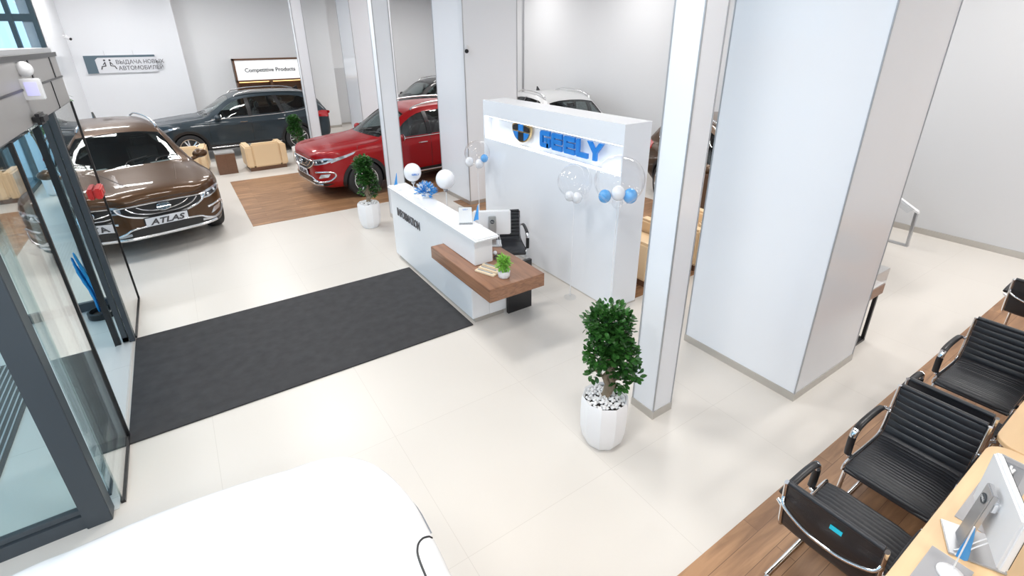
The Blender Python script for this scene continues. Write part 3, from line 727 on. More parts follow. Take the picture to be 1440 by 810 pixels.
# ceiling luminaires (these light the room)
lamp0 = None
xs = [-1.4, 1.3, 6.3, 8.0]; ys = [-2.4, 1.3, 4.7, 8.6, 12.4, 16.0]
lab = {0: 'street side', 1: 'entrance side', 2: 'column side', 3: 'right wall side'}
for i, x in enumerate(xs):
    for j, y in enumerate(ys):
        t = empty('ceiling_light', (x, y, ZC), label='long white ceiling light recessed flat in the ceiling', cat='lamp', group='ceiling lights')
        if lamp0 is None:
            fm = MB().box(-.62, .62, -.04 - .3, -.3, -.08, 0).box(-.62, .62, .3, .34, -.08, 0).box(-.62, -.58, -.3, .3, -.08, 0).box(.58, .62, -.3, .3, -.08, 0).build('frame', M['white'], t)
            df = MB().box(-.58, .58, -.3, .3, -.05, -.03).build('diffuser', M['lampglow'], t)
            lamp0 = (fm, df)
        else:
            for q in lamp0:
                c = q.copy(); C.objects.link(c); c.parent = t
        ld = bpy.data.lights.new('lamp', 'AREA'); ld.shape = 'RECTANGLE'; ld.size = 1.15; ld.size_y = .58; ld.energy = LAMP_W * (1.12 if i < 2 else .88); ld.color = (1.0, .975, .94)
        lo = bpy.data.objects.new('lamp', ld); C.objects.link(lo); lo.parent = t; lo.location = (0, 0, -.065)
# ---------------------------------------------------------------- reception desk
t = empty('reception_desk', (0, 0, 0), label='white reception desk with INFORMATION lettering and walnut side top', cat='desk')
MB().box(2.44, 2.66, 4.16, 6.42, .06, .61).build('base_cabinet', M['white'], t, bevel=.002)
MB().box(2.26, 2.64, 4.18, 6.40, 0, .06).build('plinth', M['trim'], t)
MB().prism([(4.16, .06), (6.42, .06), (6.42, 1.025), (4.06, 1.025), (4.06, .752), (4.82, .752), (4.82, .611), (4.16, .611)], 2.222, 2.44, 'x').build('counter_front', M['white'], t, bevel=.006)
MB().box(2.195, 2.48, 3.98, 6.44, 1.03, 1.07).build('counter_top', M['whitegloss'], t, bevel=.014)
MB().prism([(2.07, 3.52), (2.715, 3.52), (2.715, 6.3), (2.45, 6.3), (2.45, 4.81), (2.07, 4.81)], .61, .75).build('walnut_top', M['walnut'], t, bevel=.003)
MB().box(2.67, 2.995, 4.125, 4.165, 0, .61).build('side_panel', M['black'], t)
MB().box(2.76, 2.785, 3.95, 5.0, .52, .545).build('support_bar', M['black'], t)
text_mesh('lettering', 'INFORMATION', .145, M['ink'], t, (2.219, 6.20, .71), face_rot((0, -1, 0), (0, 0, 1)), .008, xs=.76, bold=.0045)

# ---------------------------------------------------------------- brand wall
wx0, wx1, wy0, wy1, wz = 3.70, 4.09, 3.52, 6.32, 2.12
t = empty('brand_wall', (0, 0, 0), label='freestanding white brand wall with lit niche and blue GEELY letters', cat='wall')
nz0, nz1 = 1.585, 1.905
MB().box(wx0, wx1, wy0, wy1, 0, nz0).build('lower_panel', M['panel'], t)
MB().box(wx0, wx1, wy0, wy1, nz1, wz).build('upper_panel', M['panel'], t)
MB().prism([(wx1, wy0), (wx1, wy1), (wx0, wy1), (wx0, wy1 - .03), (wx0 + .13, wy1 - .03), (wx0 + .13, wy0 + .02), (wx0, wy0 + .02), (wx0, wy0)], nz0, nz1).build('niche', M['panel'], t)
MB().box(wx0 + .02, wx0 + .05, wy0 + .03, wy1 - .04, nz0, nz0 + .012).box(wx0 + .02, wx0 + .05, wy0 + .03, wy1 - .04, nz1 - .012, nz1).box(wx0 + .02, wx0 + .05, wy1 - .042, wy1 - .03, nz0 + .01, nz1 - .01).box(wx0 + .02, wx0 + .05, wy0 + .02, wy0 + .032, nz0 + .01, nz1 - .01).build('led_strip', M['led'], t)
MB().box(wx0 - .004, wx1 + .004, wy0 - .004, wy1 + .004, 0, .012).build('base_trim', M['trim'], t)
# letters: local (a to the right = -Y, b up)
def letter(strokes, a0, h, name='letter'):
    for q in strokes: pass
    mb = MB(); X0, X1 = wx0 + .055, wx0 + .085
    for q in strokes: mb.prism([(LY0 - (a0 + a) * .96, LZ + b * h) for a, b in q], X0, X1, 'x')
    return mb.build(name, M['blue'], t, merge=False)
LY0, LZ, LH = 5.02, 1.655, .205
k = .058 / .205
def rect(a0, a1, b0, b1): return [(a0, b0), (a1, b0), (a1, b1), (a0, b1)]
def lbar(w): # rounded left vertical as in the bold letters
    return [(.02, 0), (.055, 0), (.055, 1), (.02, 1), (0, .88), (0, .12)]
w = .205
G_ = [lbar(w), rect(.05, w - .02, 0, k), [(.05, 1), (.05, 1 - k), (w - .01, 1 - k), (w, 1)], [(w - .058, 0), (w - .02, 0), (w, .08), (w, .52), (w - .02, .60), (w - .058, .60)], rect(.09, w - .05, .60 - k * .9, .60)]
E_ = [lbar(w), rect(.05, w, 0, k), rect(.05, w, 1 - k, 1), rect(.05, w - .01, .5 - k * .45, .5 + k * .45)]
L_ = [lbar(w), rect(.05, w, 0, k)]
Y_ = [[(0, 1), (.068, 1), (.135, .62), (.202, 1), (.27, 1), (.165, .40), (.165, 0), (.105, 0), (.105, .40)]]
for s_, a in ((G_, 0), (E_, .245), (E_, .49), (L_, .725), (Y_, .92)): letter(s_, a, LH)
# shield emblem
def shield(scale, off=0):
    pts = []
    for a, b in bez([(-1, .72, 0), (-.55, .95, 0), (0, 1.0, 0), (.55, .95, 0), (1, .72, 0), (1.0, .1, 0), (.72, -.55, 0), (.3, -.93, 0), (0, -1.0, 0), (-.3, -.93, 0), (-.72, -.55, 0), (-1.0, .1, 0)], 4, True) and [(p.x, p.y) for p in bez([(-1, .72, 0), (-.55, .95, 0), (0, 1.0, 0), (.55, .95, 0), (1, .72, 0), (1.0, .1, 0), (.72, -.55, 0), (.3, -.93, 0), (0, -1.0, 0), (-.3, -.93, 0), (-.72, -.55, 0), (-1.0, .1, 0)], 4, True)]:
        pts.append((EY - a * scale * .205, EZ + b * scale * .125))
    return pts
EY, EZ = 5.44, 1.765
e = MB().prism(shield(1), wx0 + .06, wx0 + .09, 'x').build('emblem', M['gold'], t)
def clip_cells():
    inner = [(p[0], p[1]) for p in shield(.88)]
    cells = {'blue': MB(), 'dark': MB()}
    ys = [EY + .19, EY + .062, EY - .062, EY - .19]
    for r_, (z0, z1) in enumerate(((EZ + .025, EZ + .13), (EZ - .13, EZ + .008))):
        for c_ in range(3):
            ya, yb = ys[c_] - .007, ys[c_ + 1] + .007
            poly = inner
            for ax, val, keep in ((0, ya, -1), (0, yb, 1), (1, z0, 1), (1, z1, -1)):
                out = []
                for i in range(len(poly)):
                    p, q = poly[i], poly[(i + 1) % len(poly)]; fp, fq = (p[ax] - val) * keep, (q[ax] - val) * keep
                    if fp >= 0: out.append(p)
                    if fp * fq < 0:
                        u = fp / (fp - fq); out.append((p[0] + (q[0] - p[0]) * u, p[1] + (q[1] - p[1]) * u))
                poly = out
            if len(poly) > 2: cells['blue' if (r_ + c_) % 2 == 1 else 'dark'].prism(poly, wx0 + .05, wx0 + .06, 'x')
    return cells
cc = clip_cells()
cc['blue'].build('emblem_cell', M['blue'], e, merge=False); cc['dark'].build('emblem_cell', M['black'], e, merge=False)

# ---------------------------------------------------------------- chairs
def make_chair(label):
    t = empty('office_chair', label=label, cat='chair', group=None)
    W2 = .215
    prof = [(.262,.415),(.25,.445),(.17,.452),(.04,.44),(-.10,.43),(-.19,.43),(-.245,.455),(-.268,.515),(-.28,.58),(-.294,.66),(-.306,.74),(-.314,.80)]
    P2 = bez([(a, 0, b) for a, b in prof], 10)
    def sling(i0, i1, name, ribs=0):
        pts = P2[i0:i1]; n = len(pts); up = []; dn = []
        acc = 0; prev = pts[0]
        for i, p in enumerate(pts):
            acc += (p - prev).length; prev = p
            a = pts[max(0, i - 1)]; b = pts[min(n - 1, i + 1)]; tg = (b - a).normalized(); nn = Vector((tg.z, 0, -tg.x))
            if nn.z < 0 and nn.x < 0: nn = -nn
            rib = abs(math.sin(acc * PI / (.03 if name == 'seat' else .047))) ** .5 * (.005 if name == 'seat' else .008)
            up.append(p + nn * (.008 + rib)); dn.append(p - nn * .012)
        mb = MB(); ny = 6
        for j in range(ny + 1):
            y = -W2 + 2 * W2 * j / ny; e = .0 if 0 < j < ny else 1
            for q, m_ in zip(up, dn): mb.v.append(tuple(q.lerp(m_, .5 * e) + Vector((0, y, 0))))
            for q, m_ in zip(dn, up): mb.v.append(tuple(q.lerp(m_, .5 * e * .6) + Vector((0, y, 0))))
        st = 2 * n
        for j in range(ny):
            for i in range(n - 1):
                a = j * st + i; mb.f.append((a, a + 1, a + 1 + st, a + st)); mb.mi.append(0)
                a = j * st + n + i; mb.f.append((a + st, a + st + 1, a + 1, a)); mb.mi.append(0)
            a = j * st; mb.f.append((a, a + st, a + st + n, a + n)); b = a + n - 1; mb.f.append((b, b + n, b + n + st, b + st)); mb.mi += [0, 0]
        for j in (0, ny):
            for i in range(n - 1):
                a = j * st + i; mb.f.append((a, a + n, a + n + 1, a + 1)); mb.mi.append(0)
        return mb.build(name, M['leather'], t, smooth=50)
    # finer resampling for ribs
    dense = []
    for a, b in zip(P2[:-1], P2[1:]):
        for q in range(3): dense.append(a.lerp(b, q / 3))
    dense.append(P2[-1]); P2 = dense
    cut = int(len(P2) * .56)
    sling(0, cut, 'seat'); bk = sling(cut - 1, len(P2), 'backrest')
    MB().tube([P2[-1] + Vector((0, -W2, 0)), P2[-1] + Vector((0, W2, 0))], .016, 12).build('top_roll', M['leather'], bk, smooth=50)
    MB().tube([P2[0] + Vector((0, -W2, 0)), P2[0] + Vector((0, W2, 0))], .014, 12).build('front_roll', M['leather'], t, smooth=50)
    MB().obox((-.322, -.03, .725), (.004, .055, .022), Matrix.Rotation(R(8), 3, 'Y')).build('sticker', M['sticker'], bk)
    for s in (-1, 1):
        y = s * (W2 + .012)
        fr_ = [p + Vector((0, y, -.004)) for p in P2[::6]]
        MB().tube(fr_, .011, 8, flat=(1, 1.5)).build('side_frame', M['chrome'], t, smooth=50)
        ya = s * (W2 + .045)
        arm = bez([(-.283, ya, .61), (-.19, ya, .64), (-.05, ya, .65), (.07, ya, .645), (.13, ya, .62), (.15, ya, .57), (.15, ya, .50), (.14, ya, .43)], 5)
        a_ = MB().tube(arm[3:20], .018, 10, flat=(1.2, .8)).build('armrest', M['black'], t, smooth=50)
        MB().tube(arm[19:25], .021, 10).build('arm_elbow', M['chrome'], a_, smooth=50)
        MB().tube([(-.285, y, .605), (-.27, ya, .615)], .013, 8).build('arm_bracket', M['chrome'], a_, smooth=50)
        MB().tube([(.14, ya, .43), (.125, y, .43)], .013, 8).build('arm_bracket', M['chrome'], a_, smooth=50)
        MB().tube(arm[24:35], .018, 10, flat=(1.2, .8)).build('arm_sleeve', M['black'], a_, smooth=50)
        leg = bez([(.15, y, .43), (.195, y, .40), (.215, y, .30), (.23, y, .12), (.225, y, .04), (.17, y, .016), (.0, y, .014), (-.25, y, .014)], 5)
        MB().tube(leg, .013, 10).build('leg', M['chrome'], t, smooth=50)
    MB().tube([(-.25, -W2 - .012, .014), (-.25, W2 + .012, .014)], .013, 10).build('floor_bar', M['chrome'], t, smooth=50)
    MB().tube([(.15, -W2 - .012, .42), (.15, W2 + .012, .42)], .011, 8).tube([(-.15, -W2 - .012, .41), (-.15, W2 + .012, .41)], .011, 8).build('cross_bar', M['chrome'], t, smooth=50)
    h = bez([(-.303, -W2 - .012, .70), (-.332, -W2 + .01, .66), (-.344, -.10, .62), (-.346, 0, .61), (-.344, .10, .62), (-.332, W2 - .01, .66), (-.303, W2 + .012, .70)], 5)
    MB().tube(h, .010, 8).build('back_handle', M['chrome'], t, smooth=50)
    return t
ch = make_chair('black ribbed chair seen from behind at the bottom edge')
specs = [((2.51, .545), 0, 'black leather chair seen from behind with curved chrome handle, nearest the bottom edge'),
 ((3.24, .545), PI, 'black ribbed leather chair in the middle facing the nearest chair back'),
 ((3.99, .545), 0, 'black leather chair with its back against the middle ribbed chair'),
 ((4.71, .56), PI, 'black ribbed leather chair farther along the wooden strip with seat facing left'),
 ((6.50, .60), 0, 'black chair at the far end of the wooden strip cut by the right edge'),
 ((3.20, 4.98), math.atan2(-.9, -.44), 'black leather chair behind the reception desk beside the brand wall')]
for i, ((x, y), a, l) in enumerate(specs):
    c = ch if i == 0 else copy_tree(ch)
    place(c, (x, y, .006 if y < 1 else 0), a, l)

# ---------------------------------------------------------------- monitors
def make_monitor(w=.42, h=.29):
    t = empty('monitor', label='m', cat='monitor')   # screen faces local -Y, back faces +Y
    MB().box(-.10, .10, -.09, .11, 0, .012).build('stand_base', M['steel'], t, bevel=.003)
    nk = MB().obox((0, .042, .175), (.085, .022, .34), Matrix.Rotation(R(4), 3, 'X')).build('stand_neck', M['steel'], t, bevel=.004)
    MB().box(-.045, .045, -.0, .032, .25, .31).build('bracket', M['white'], t, bevel=.01)
    pn = MB().box(-w / 2, w / 2, -.035, .0, .11, .11 + h).build('panel', M['white'], t, bevel=.010)
    MB().box(-w / 2 + .01, w / 2 - .01, -.037, -.034, .13, .10 + h).build('screen', M['black'], pn)
    MB().lathe([(.024, 0), (.024, .003), (0, .003)], 20, (0, .046, .285), Matrix.Rotation(R(94), 3, 'X') @ Matrix.Rotation(PI, 3, 'X'), cap=False).build('logo_disc', M['dark'], nk)
    text_mesh('logo', 'DELL', .017, M['paper'], nk, (.0, .0505, .279), face_rot((-1, 0, 0), (0, -.07, 1)), .001, 'CENTER', 1.0)
    mb = MB()
    for q in (-.012, .012): mb.tube(bez([(q - .06, -.01, .13), (q - .07, .03, .08), (q - .075 , .06, .03), (q - .09, .09, .015)], 6), .0028, 6)
    mb.build('cables', M['white'], t, smooth=60)
    return t
m0 = make_monitor()
place(m0, (2.69, 4.47, .751), R(-30) + PI, 'white monitor on the reception desk with grey stand towards the camera')
m1 = copy_tree(m0); place(m1, (2.60, .115, .752), R(26), 'white monitor on the light wood desk near the bottom right corner')
m2 = copy_tree(m0); place(m2, (3.86, .08, .752), R(10), 'monitor on the light wood desk cut by the right edge')

# ---------------------------------------------------------------- light wood desks
def desk(x0, x1, y0, y1, label):
    t = empty('office_desk', ((x0 + x1) / 2, (y0 + y1) / 2, .006), label=label, cat='desk', group=None)
    hw, hh = (x1 - x0) / 2, (y1 - y0) / 2; r = .11; pts = []
    for cx_, cy_, a0 in ((hw - r, hh - r, 0), (-hw + r, hh - r, 90), (-hw + r, -hh + r, 180), (hw - r, -hh + r, 270)):
        for k in range(7):
            a = R(a0 + 15 * k); pts.append((cx_ + r * math.cos(a), cy_ + r * math.sin(a)))
    MB().prism(pts, .72, .746).build('desktop', M['maple'], t, bevel=.003)
    for sx in (-1, 1):
        for sy in (-1, 1):
            MB().box(sx * (hw - .09) - .025, sx * (hw - .09) + .025, sy * (hh - .09) - .025, sy * (hh - .09) + .025, 0, .72).build('leg', M['steel'], t)
    MB().box(-hw + .1, hw - .1, -.01, .01, .35, .70).build('modesty_panel', M['maple'], t)
    return t
desk(1.72, 3.51, -1.0, .285, 'nearest light wood desk at the bottom right with a rounded corner')
desk(3.515, 5.2, -1.0, .285, 'second light wood desk beyond the notch at the right edge')
desk(5.205, 6.9, -1.0, .285, 'third light wood desk outside the right edge of the photo')
for i, (x0, x1) in enumerate(((1.85, 2.45), (2.72, 3.42), (3.98, 5.1))):
    o = MB().box(x0, x1, .075, .225, .752, .757).build('cable_cover', M['strip'], None, bevel=.001)
    tag(o, ['smoked translucent cable cover at the bottom edge on the nearest wood desk', 'smoked translucent cable cover beyond the bottom right monitor', 'smoked translucent cable cover on the second wood desk'][i], 'cover')
# keyboard
t = empty('keyboard', (2.72, -.13, .752), R(15), 'white keyboard in front of the monitor near the bottom right corner', 'keyboard')
MB().box(-.20, .20, -.06, .06, 0, .012).build('keyboard_body', M['white'], t, bevel=.004)
mb = MB()
for a in range(14):
    for b in range(5): mb.box(-.19 + a * .0273, -.167 + a * .0273, -.053 + b * .0215, -.035 + b * .0215, .012, .017)
mb.build('keys', M['paper'], t)
# flags on small stands
def flag(loc, rz, label, s=1.0):
    t = empty('desk_flag', loc, rz, label, 'flag')
    MB().lathe([(.045 * s, 0), (.045 * s, .008 * s), (.02 * s, .028 * s), (.008 * s, .035 * s), (0, .035 * s)], 20, cap=False).build('base', M['white'], t, smooth=40)
    MB().tube([(0, 0, .02 * s), (0, 0, .27 * s)], .003, 8).build('pole', M['white'], t)
    mb = MB(); n = 9; vs = []
    for i in range(n + 1):
        z = .262 * s - i / n * .17 * s; wv = (.006 + .052 * i / n) * s
        for j, xx in enumerate((0, .33, .66, 1)):
            vs.append((.003 + wv * xx, .012 * s * math.sin(xx * 5 + i * .25) * (i / n), z - .02 * s * xx * (i / n)))
    m_ = len(vs); vs2 = vs + [(a, b + .003, c) for a, b, c in vs]; fs = []
    for i in range(n):
        for j in range(3):
            a = i * 4 + j; fs += [(a, a + 1, a + 5, a + 4), (a + m_ + 4, a + m_ + 5, a + m_ + 1, a + m_)]
    for i in range(n): fs += [(i * 4, i * 4 + 4, i * 4 + 4 + m_, i * 4 + m_), (i * 4 + 3 + m_, i * 4 + 7 + m_, i * 4 + 7, i * 4 + 3)]
    fs += [(j, j + m_, j + m_ + 1, j + 1) for j in range(3)] + [(n * 4 + j, n * 4 + j + 1, n * 4 + j + 1 + m_, n * 4 + j + m_) for j in range(3)]
    mb.add(vs2, fs).build('cloth', M['bluecloth'], t, smooth=60)
flag((2.24, 6.12, 1.07), 2.3, 'blue pennant on a small stand at the far end of the reception counter', .9)
flag((2.42, 4.29, 1.07), 2.5, 'blue pennant on a small stand at the near end of the reception counter', .95)
flag((2.35, .13, .758), -.4, 'blue pennant on a white stand beside the bottom right monitor', 1.1)
t = empty('pen_tray', (3.22, .15, .757), .05, 'clear tray with white pens on the cable cover between two monitors', 'tray')
MB().box(-.14, .14, -.045, .045, 0, .006).box(-.14, -.134, -.045, .045, 0, .03).box(.134, .14, -.045, .045, 0, .03).build('tray', M['clear'], t)
for i, (a, b) in enumerate(((-.02, .2), (.015, -.15), (.0, .05))):
    MB().tube([(-.11 + i * .03, a, .014), (.06 + i * .02, a + b * .15, .016)], .006, 8).build('pen', M['white'], t)

# ---------------------------------------------------------------- things on the reception desk
def balloon_table(loc, label, logo=False, r=.115, h=.16):
    t = empty('balloon', loc, 0, label, 'balloon')
    MB().lathe([(.05, 0), (.05, .01), (.012, .02), (0, .02)], 20, cap=False).build('base', M['white'], t, smooth=40)
    MB().tube([(0, 0, .01), (0, 0, h)], .006, 8).build('rod', M['white'], t)
    MB().lathe([(.02, h - .02), (.03, h), (.012, h + .02), (.008, h + .025)], 12).build('cup', M['steel'], t)
    b = MB().sphere((0, 0, h + .02 + r), r, 28, 18, (1, 1, 1.06)).build('balloon_skin', M['whiteballoon'], t, smooth=80)
    if logo:
        d = Vector((-.40, -.88, 0)).normalized(); c = Vector((.035, -.02, h + .02 + r)) + d * (r * 1.0)
        fr_ = face_rot(d.cross(Vector((0, 0, 1))) * -1, (0, 0, 1))
        text_mesh('balloon_lettering', 'GEELY', .028, M['blue'], b, c + Vector((0, 0, -.012)), fr_, .002, 'CENTER', 1.2, .001)
balloon_table((2.42, 6.03, 1.07), 'white balloon with small blue lettering at the far end of the reception counter', True, .115, .10)
balloon_table((2.58, 5.38, .751), 'plain white balloon beside the blue and white bouquet', False, .118, .44)
t = empty('bouquet', (2.41, 5.62, 1.07), 0, 'blue and white paper flower bouquet on the reception counter', 'flowers')
MB().lathe([(.05, 0), (.065, .05), (.07, .07), (0, .06)], 20, cap=False).build('vase', M['white'], t, smooth=40)
random.seed(11); mbb, mbw = MB(), MB()
for k in range(330):
    a = random.uniform(0, 2 * PI); e_ = random.uniform(.05, 1.0); d = Vector((math.cos(a) * math.sin(e_ * 1.5), math.sin(a) * math.sin(e_ * 1.5), math.cos(e_ * 1.5))); L = random.uniform(.08, .15)
    q = d.cross(Vector((random.uniform(-1, 1), random.uniform(-1, 1), random.uniform(-1, 1)))).normalized() * random.uniform(.010, .018); n_ = d.cross(q).normalized() * .0015
    d = (d + Vector((random.uniform(-.4, .4), random.uniform(-.4, .4), random.uniform(-.4, .4)))).normalized(); p0 = Vector((0, 0, .05)) + d * L * .55; p1 = Vector((0, 0, .05)) + d * L * .85 + q; p2 = Vector((0, 0, .05)) + d * L * 1.15; p3 = Vector((0, 0, .05)) + d * L * .85 - q
    (mbb if k % 3 else mbw).add([p0 + n_, p1 + n_, p2 + n_, p3 + n_, p0 - n_, p1 - n_, p2 - n_, p3 - n_], [(0, 1, 2, 3), (7, 6, 5, 4), (0, 4, 5, 1), (1, 5, 6, 2), (2, 6, 7, 3), (3, 7, 4, 0)])
mbb.build('blue_petals', M['bluecloth'], t); mbw.build('white_petals', M['paper'], t)
t = empty('leaflet_holder', (2.35, 4.46, 1.07), -.55, 'clear acrylic leaflet holder behind the near pennant on the counter', 'holder')
MB().box(-.075, .075, -.002, .002, 0, .20).box(-.075, .075, -.03, .03, 0, .004).build('acrylic', M['clear'], t)
MB().box(-.07, .07, -.006, -.003, .02, .19).build('leaflet', M['paper'], t)
text_mesh('leaflet_mark', 'GEELY', .02, M['blue'], t, (0, -.0065, .16), face_rot((1, 0, 0), (0, 0, 1)), .001, 'CENTER')
for i, (x, y) in enumerate(((2.50, 4.215), (2.545, 4.185))):
    o = MB().sphere((x, y, .776), .024, 16, 10).build('bell_ball', M['whiteballoon'], None, smooth=80)
    tag(o, 'small white ball on the walnut top under the counter end', 'ball', 'small white balls by the counter end')
t = empty('card_holder', (0, 0, .751), label='pale wooden stepped card holder on the walnut top', cat='holder')
pa, pb, pc_, pd = Vector((2.155, 3.965, 0)), Vector((2.245, 3.73, 0)), Vector((2.41, 3.80, 0)), Vector((2.36, 4.16, 0))
for k in range(3):
    f0, f1 = k / 3, (k + .82) / 3
    a, b = pb.lerp(pc_, f0), pb.lerp(pc_, f1); a2, b2 = a + (pa - pb) * .96, b + (pa - pb) * .96
    o = MB().add([a, b, b2, a2] + [v_ + Vector((0, 0, .018 + .008 * k)) for v_ in (a, b, b2, a2)], [(3, 2, 1, 0), (4, 5, 6, 7), (0, 1, 5, 4), (1, 2, 6, 5), (2, 3, 7, 6), (3, 0, 4, 7)]).build('wooden_slat', M['palewood'], t, bevel=.002)
    MB().tube([a.lerp(b, .5).lerp(a2.lerp(b2, .5), .12) + Vector((0, 0, .0235 + .008 * k)), a.lerp(b, .5).lerp(a2.lerp(b2, .5), .9) + Vector((0, 0, .0235 + .008 * k))], .005, 8).build('pen', M['steel'], o)
t = empty('eyeglasses', (2.52, 4.10, .752), .4, 'folded black eyeglasses on the walnut top near the monitor', 'glasses')
mb = MB()
for s in (-1, 1): mb.tube([(s * .033 + .025 * math.cos(a), .0, .02 + .018 * math.sin(a)) for a in [2 * PI * k / 14 for k in range(14)]], .0035, 6, closed=True)
mb.tube([(-.008, 0, .024), (.008, 0, .024)], .003, 6).build('frame', M['black'], t, smooth=50)
MB().tube([(-.058, 0, .024), (.03, .03, .01)], .003, 6).build('temple', M['black'], t); MB().tube([(.058, 0, .024), (-.03, .04, .01)], .003, 6).build('temple', M['black'], t)

for yy, l in ((.42, 'white sheet of paper behind the windscreen of the bronze car on the driver side'), (-.45, 'white sheet of paper behind the bronze windscreen beside the entrance glass')):
    p = cars[0].matrix_basis @ Vector((.80, yy, 1.075)) if False else Matrix.Translation(cars[0].location) @ Matrix.Rotation(cars[0].rotation_euler.z, 4, 'Z') @ Vector((.74, yy, 1.068))
    o = MB().box(-.09, .09, -.14, .14, 0, .003).build('paper_sheet', M['paper'], None); o.location = p; o.rotation_euler = (0, 0, cars[0].rotation_euler.z + .1); tag(o, l, 'paper')
# ---------------------------------------------------------------- plants
def leafmesh(centers, count, size, rnd, shape=.5, fold=.25, droop=.3):
    mb = MB()
    tot = sum(r ** 2 for *_, r in centers)
    for cx_, cy_, cz_, r in centers:
        for k in range(int(count * r * r / tot)):
            d = Vector((rnd.gauss(0, 1), rnd.gauss(0, 1), rnd.gauss(0, 1))).normalized()
            p = Vector((cx_, cy_, cz_)) + d * r * rnd.uniform(.45, 1.05)
            ax = (d + Vector((rnd.uniform(-.8, .8), rnd.uniform(-.8, .8), rnd.uniform(-droop, .8)))).normalized()
            sd = ax.cross(Vector((rnd.uniform(-.3, .3), rnd.uniform(-.3, .3), 1))).normalized(); nn = sd.cross(ax)
            L = size * rnd.uniform(.7, 1.25); w = L * shape * .5
            q = [p, p + ax * L * .35 + sd * w + nn * w * fold, p + ax * L * .75 + sd * w * .8 + nn * w * fold, p + ax * L, p + ax * L * .75 - sd * w * .8 + nn * w * fold, p + ax * L * .35 - sd * w + nn * w * fold, p + ax * L * .35, p + ax * L * .75]
            mb.add(q, [(0, 1, 6), (1, 2, 7, 6), (2, 3, 7), (0, 6, 5), (6, 7, 4, 5), (7, 3, 4)])
    return mb
def make_ficus(blobs, trunk, label, seed=5, n=2300, pot=True):
    rnd = random.Random(seed)
    t = empty('potted_ficus', label=label, cat='plant')
    k = 10; pr = [(.125, .0), (.158, .05), (.178, .15), (.182, .28), (.180, .40), (.170, .425), (.158, .41), (.155, .39)]
    MB().lathe(pr, k, cap=True).build('planter', M['pot'], t, smooth=25)
    mb = MB()
    for q in range(330):
        a = rnd.uniform(0, 2 * PI); r = .145 * math.sqrt(rnd.random()); s_ = rnd.uniform(.008, .016)
        mb.sphere((r * math.cos(a), r * math.sin(a), .39 + rnd.uniform(0, .03) + (.04 * (1 - r / .15))), s_, 6, 4, (1, rnd.uniform(.7, 1.2), .7))
    o = mb.build('pebbles', M['pebble'], t, smooth=60, merge=False); o['kind'] = 'stuff'
    MB().lathe([(.156, .39), (.10, .405), (0, .41)], 20, cap=False).build('soil', M['soil'], t)
    mb = MB()
    for path, r0, r1 in trunk:
        b = bez(path, 6); mb.tube(b, [r0 + (r1 - r0) * i / (len(b) - 1) + .003 * math.sin(i * 1.7) for i in range(len(b))], 9)
    mb.build('trunk', M['bark'], t, smooth=60, merge=False)
    o = leafmesh(blobs, n, .044, rnd, .68, .2).build('foliage', M['leaf'], t, smooth=30, merge=False)
    return t
# local frame: +X is towards the right of the photo
blobs = [(-.02,0,1.07,.14),(.04,.02,1.02,.12),(-.11,-.02,1.08,.085),(.09,0,1.10,.06),(-.03,-.02,.94,.11),(.06,0,.88,.10),(-.10,-.06,.84,.085),(-.06,-.05,.80,.07),(.11,0,.80,.10),(.14,.02,.70,.085),(.20,0,.62,.055),(-.10,0,.63,.045),(.09,-.02,.57,.06),(.05,.02,.66,.06)]
tk = [([(0,0,.42),(.02,.01,.52),(-.01,0,.60),(.03,0,.68),(.0,0,.80),(.02,0,.95)], .035, .012), ([(.02,0,.45),(.05,-.02,.54),(.02,-.02,.62),(.06,0,.70),(.12,0,.78)], .025, .008), ([(-.01,0,.58),(-.06,0,.63),(-.10,0,.68)], .012, .005), ([(.04,0,.55),(.10,0,.60),(.15,0,.66)], .012, .005)]
f0 = make_ficus(blobs, tk, 'ficus bonsai in a white planter in front of the slim white column')
rz = -math.atan2(.55, .83)
place(f0, (2.225, 2.105, 0), rz)
f1 = copy_tree(f0); place(f1, (2.33, 7.87, 0), rz + .9, 'ficus bonsai in a white planter in front of the red car wheel')
f2 = copy_tree(f0); place(f2, (2.42, 13.55, 0), rz - .5, 'ficus bonsai in a white planter between armchair and grey car wheel')
for f in (f0, f1, f2): f.scale = (1, 1, 1)
# tall plant beyond the vestibule
rnd = random.Random(9)
t = empty('tall_plant', (-2.42, 13.6, 0), label='tall leafy plant standing beyond the glass vestibule', cat='plant')
MB().lathe([(.16, 0), (.20, .05), (.21, .42), (.19, .42), (.18, .38), (0, .38)], 20, cap=False).build('planter', M['pot'], t, smooth=30)
mb = MB(); tb = []
for a in range(6):
    q = a * 1.05; p = [(0.02 * math.cos(q), .02 * math.sin(q), .38), (.08 * math.cos(q), .08 * math.sin(q), 1.2), (.28 * math.cos(q), .28 * math.sin(q), 1.75 + .08 * (a % 3)), (.55 * math.cos(q), .55 * math.sin(q), 1.95 - .1 * (a % 2))]
    b = bez(p, 6); mb.tube(b, [.014 - .010 * i / len(b) for i in range(len(b))], 6)
    tb += [(v_.x, v_.y, v_.z, .13) for v_ in b[8::2]]
mb.build('stems', M['bark'], t, smooth=60, merge=False)
leafmesh(tb, 420, .12, rnd, .42).build('foliage', M['leaf'], t, smooth=30, merge=False)
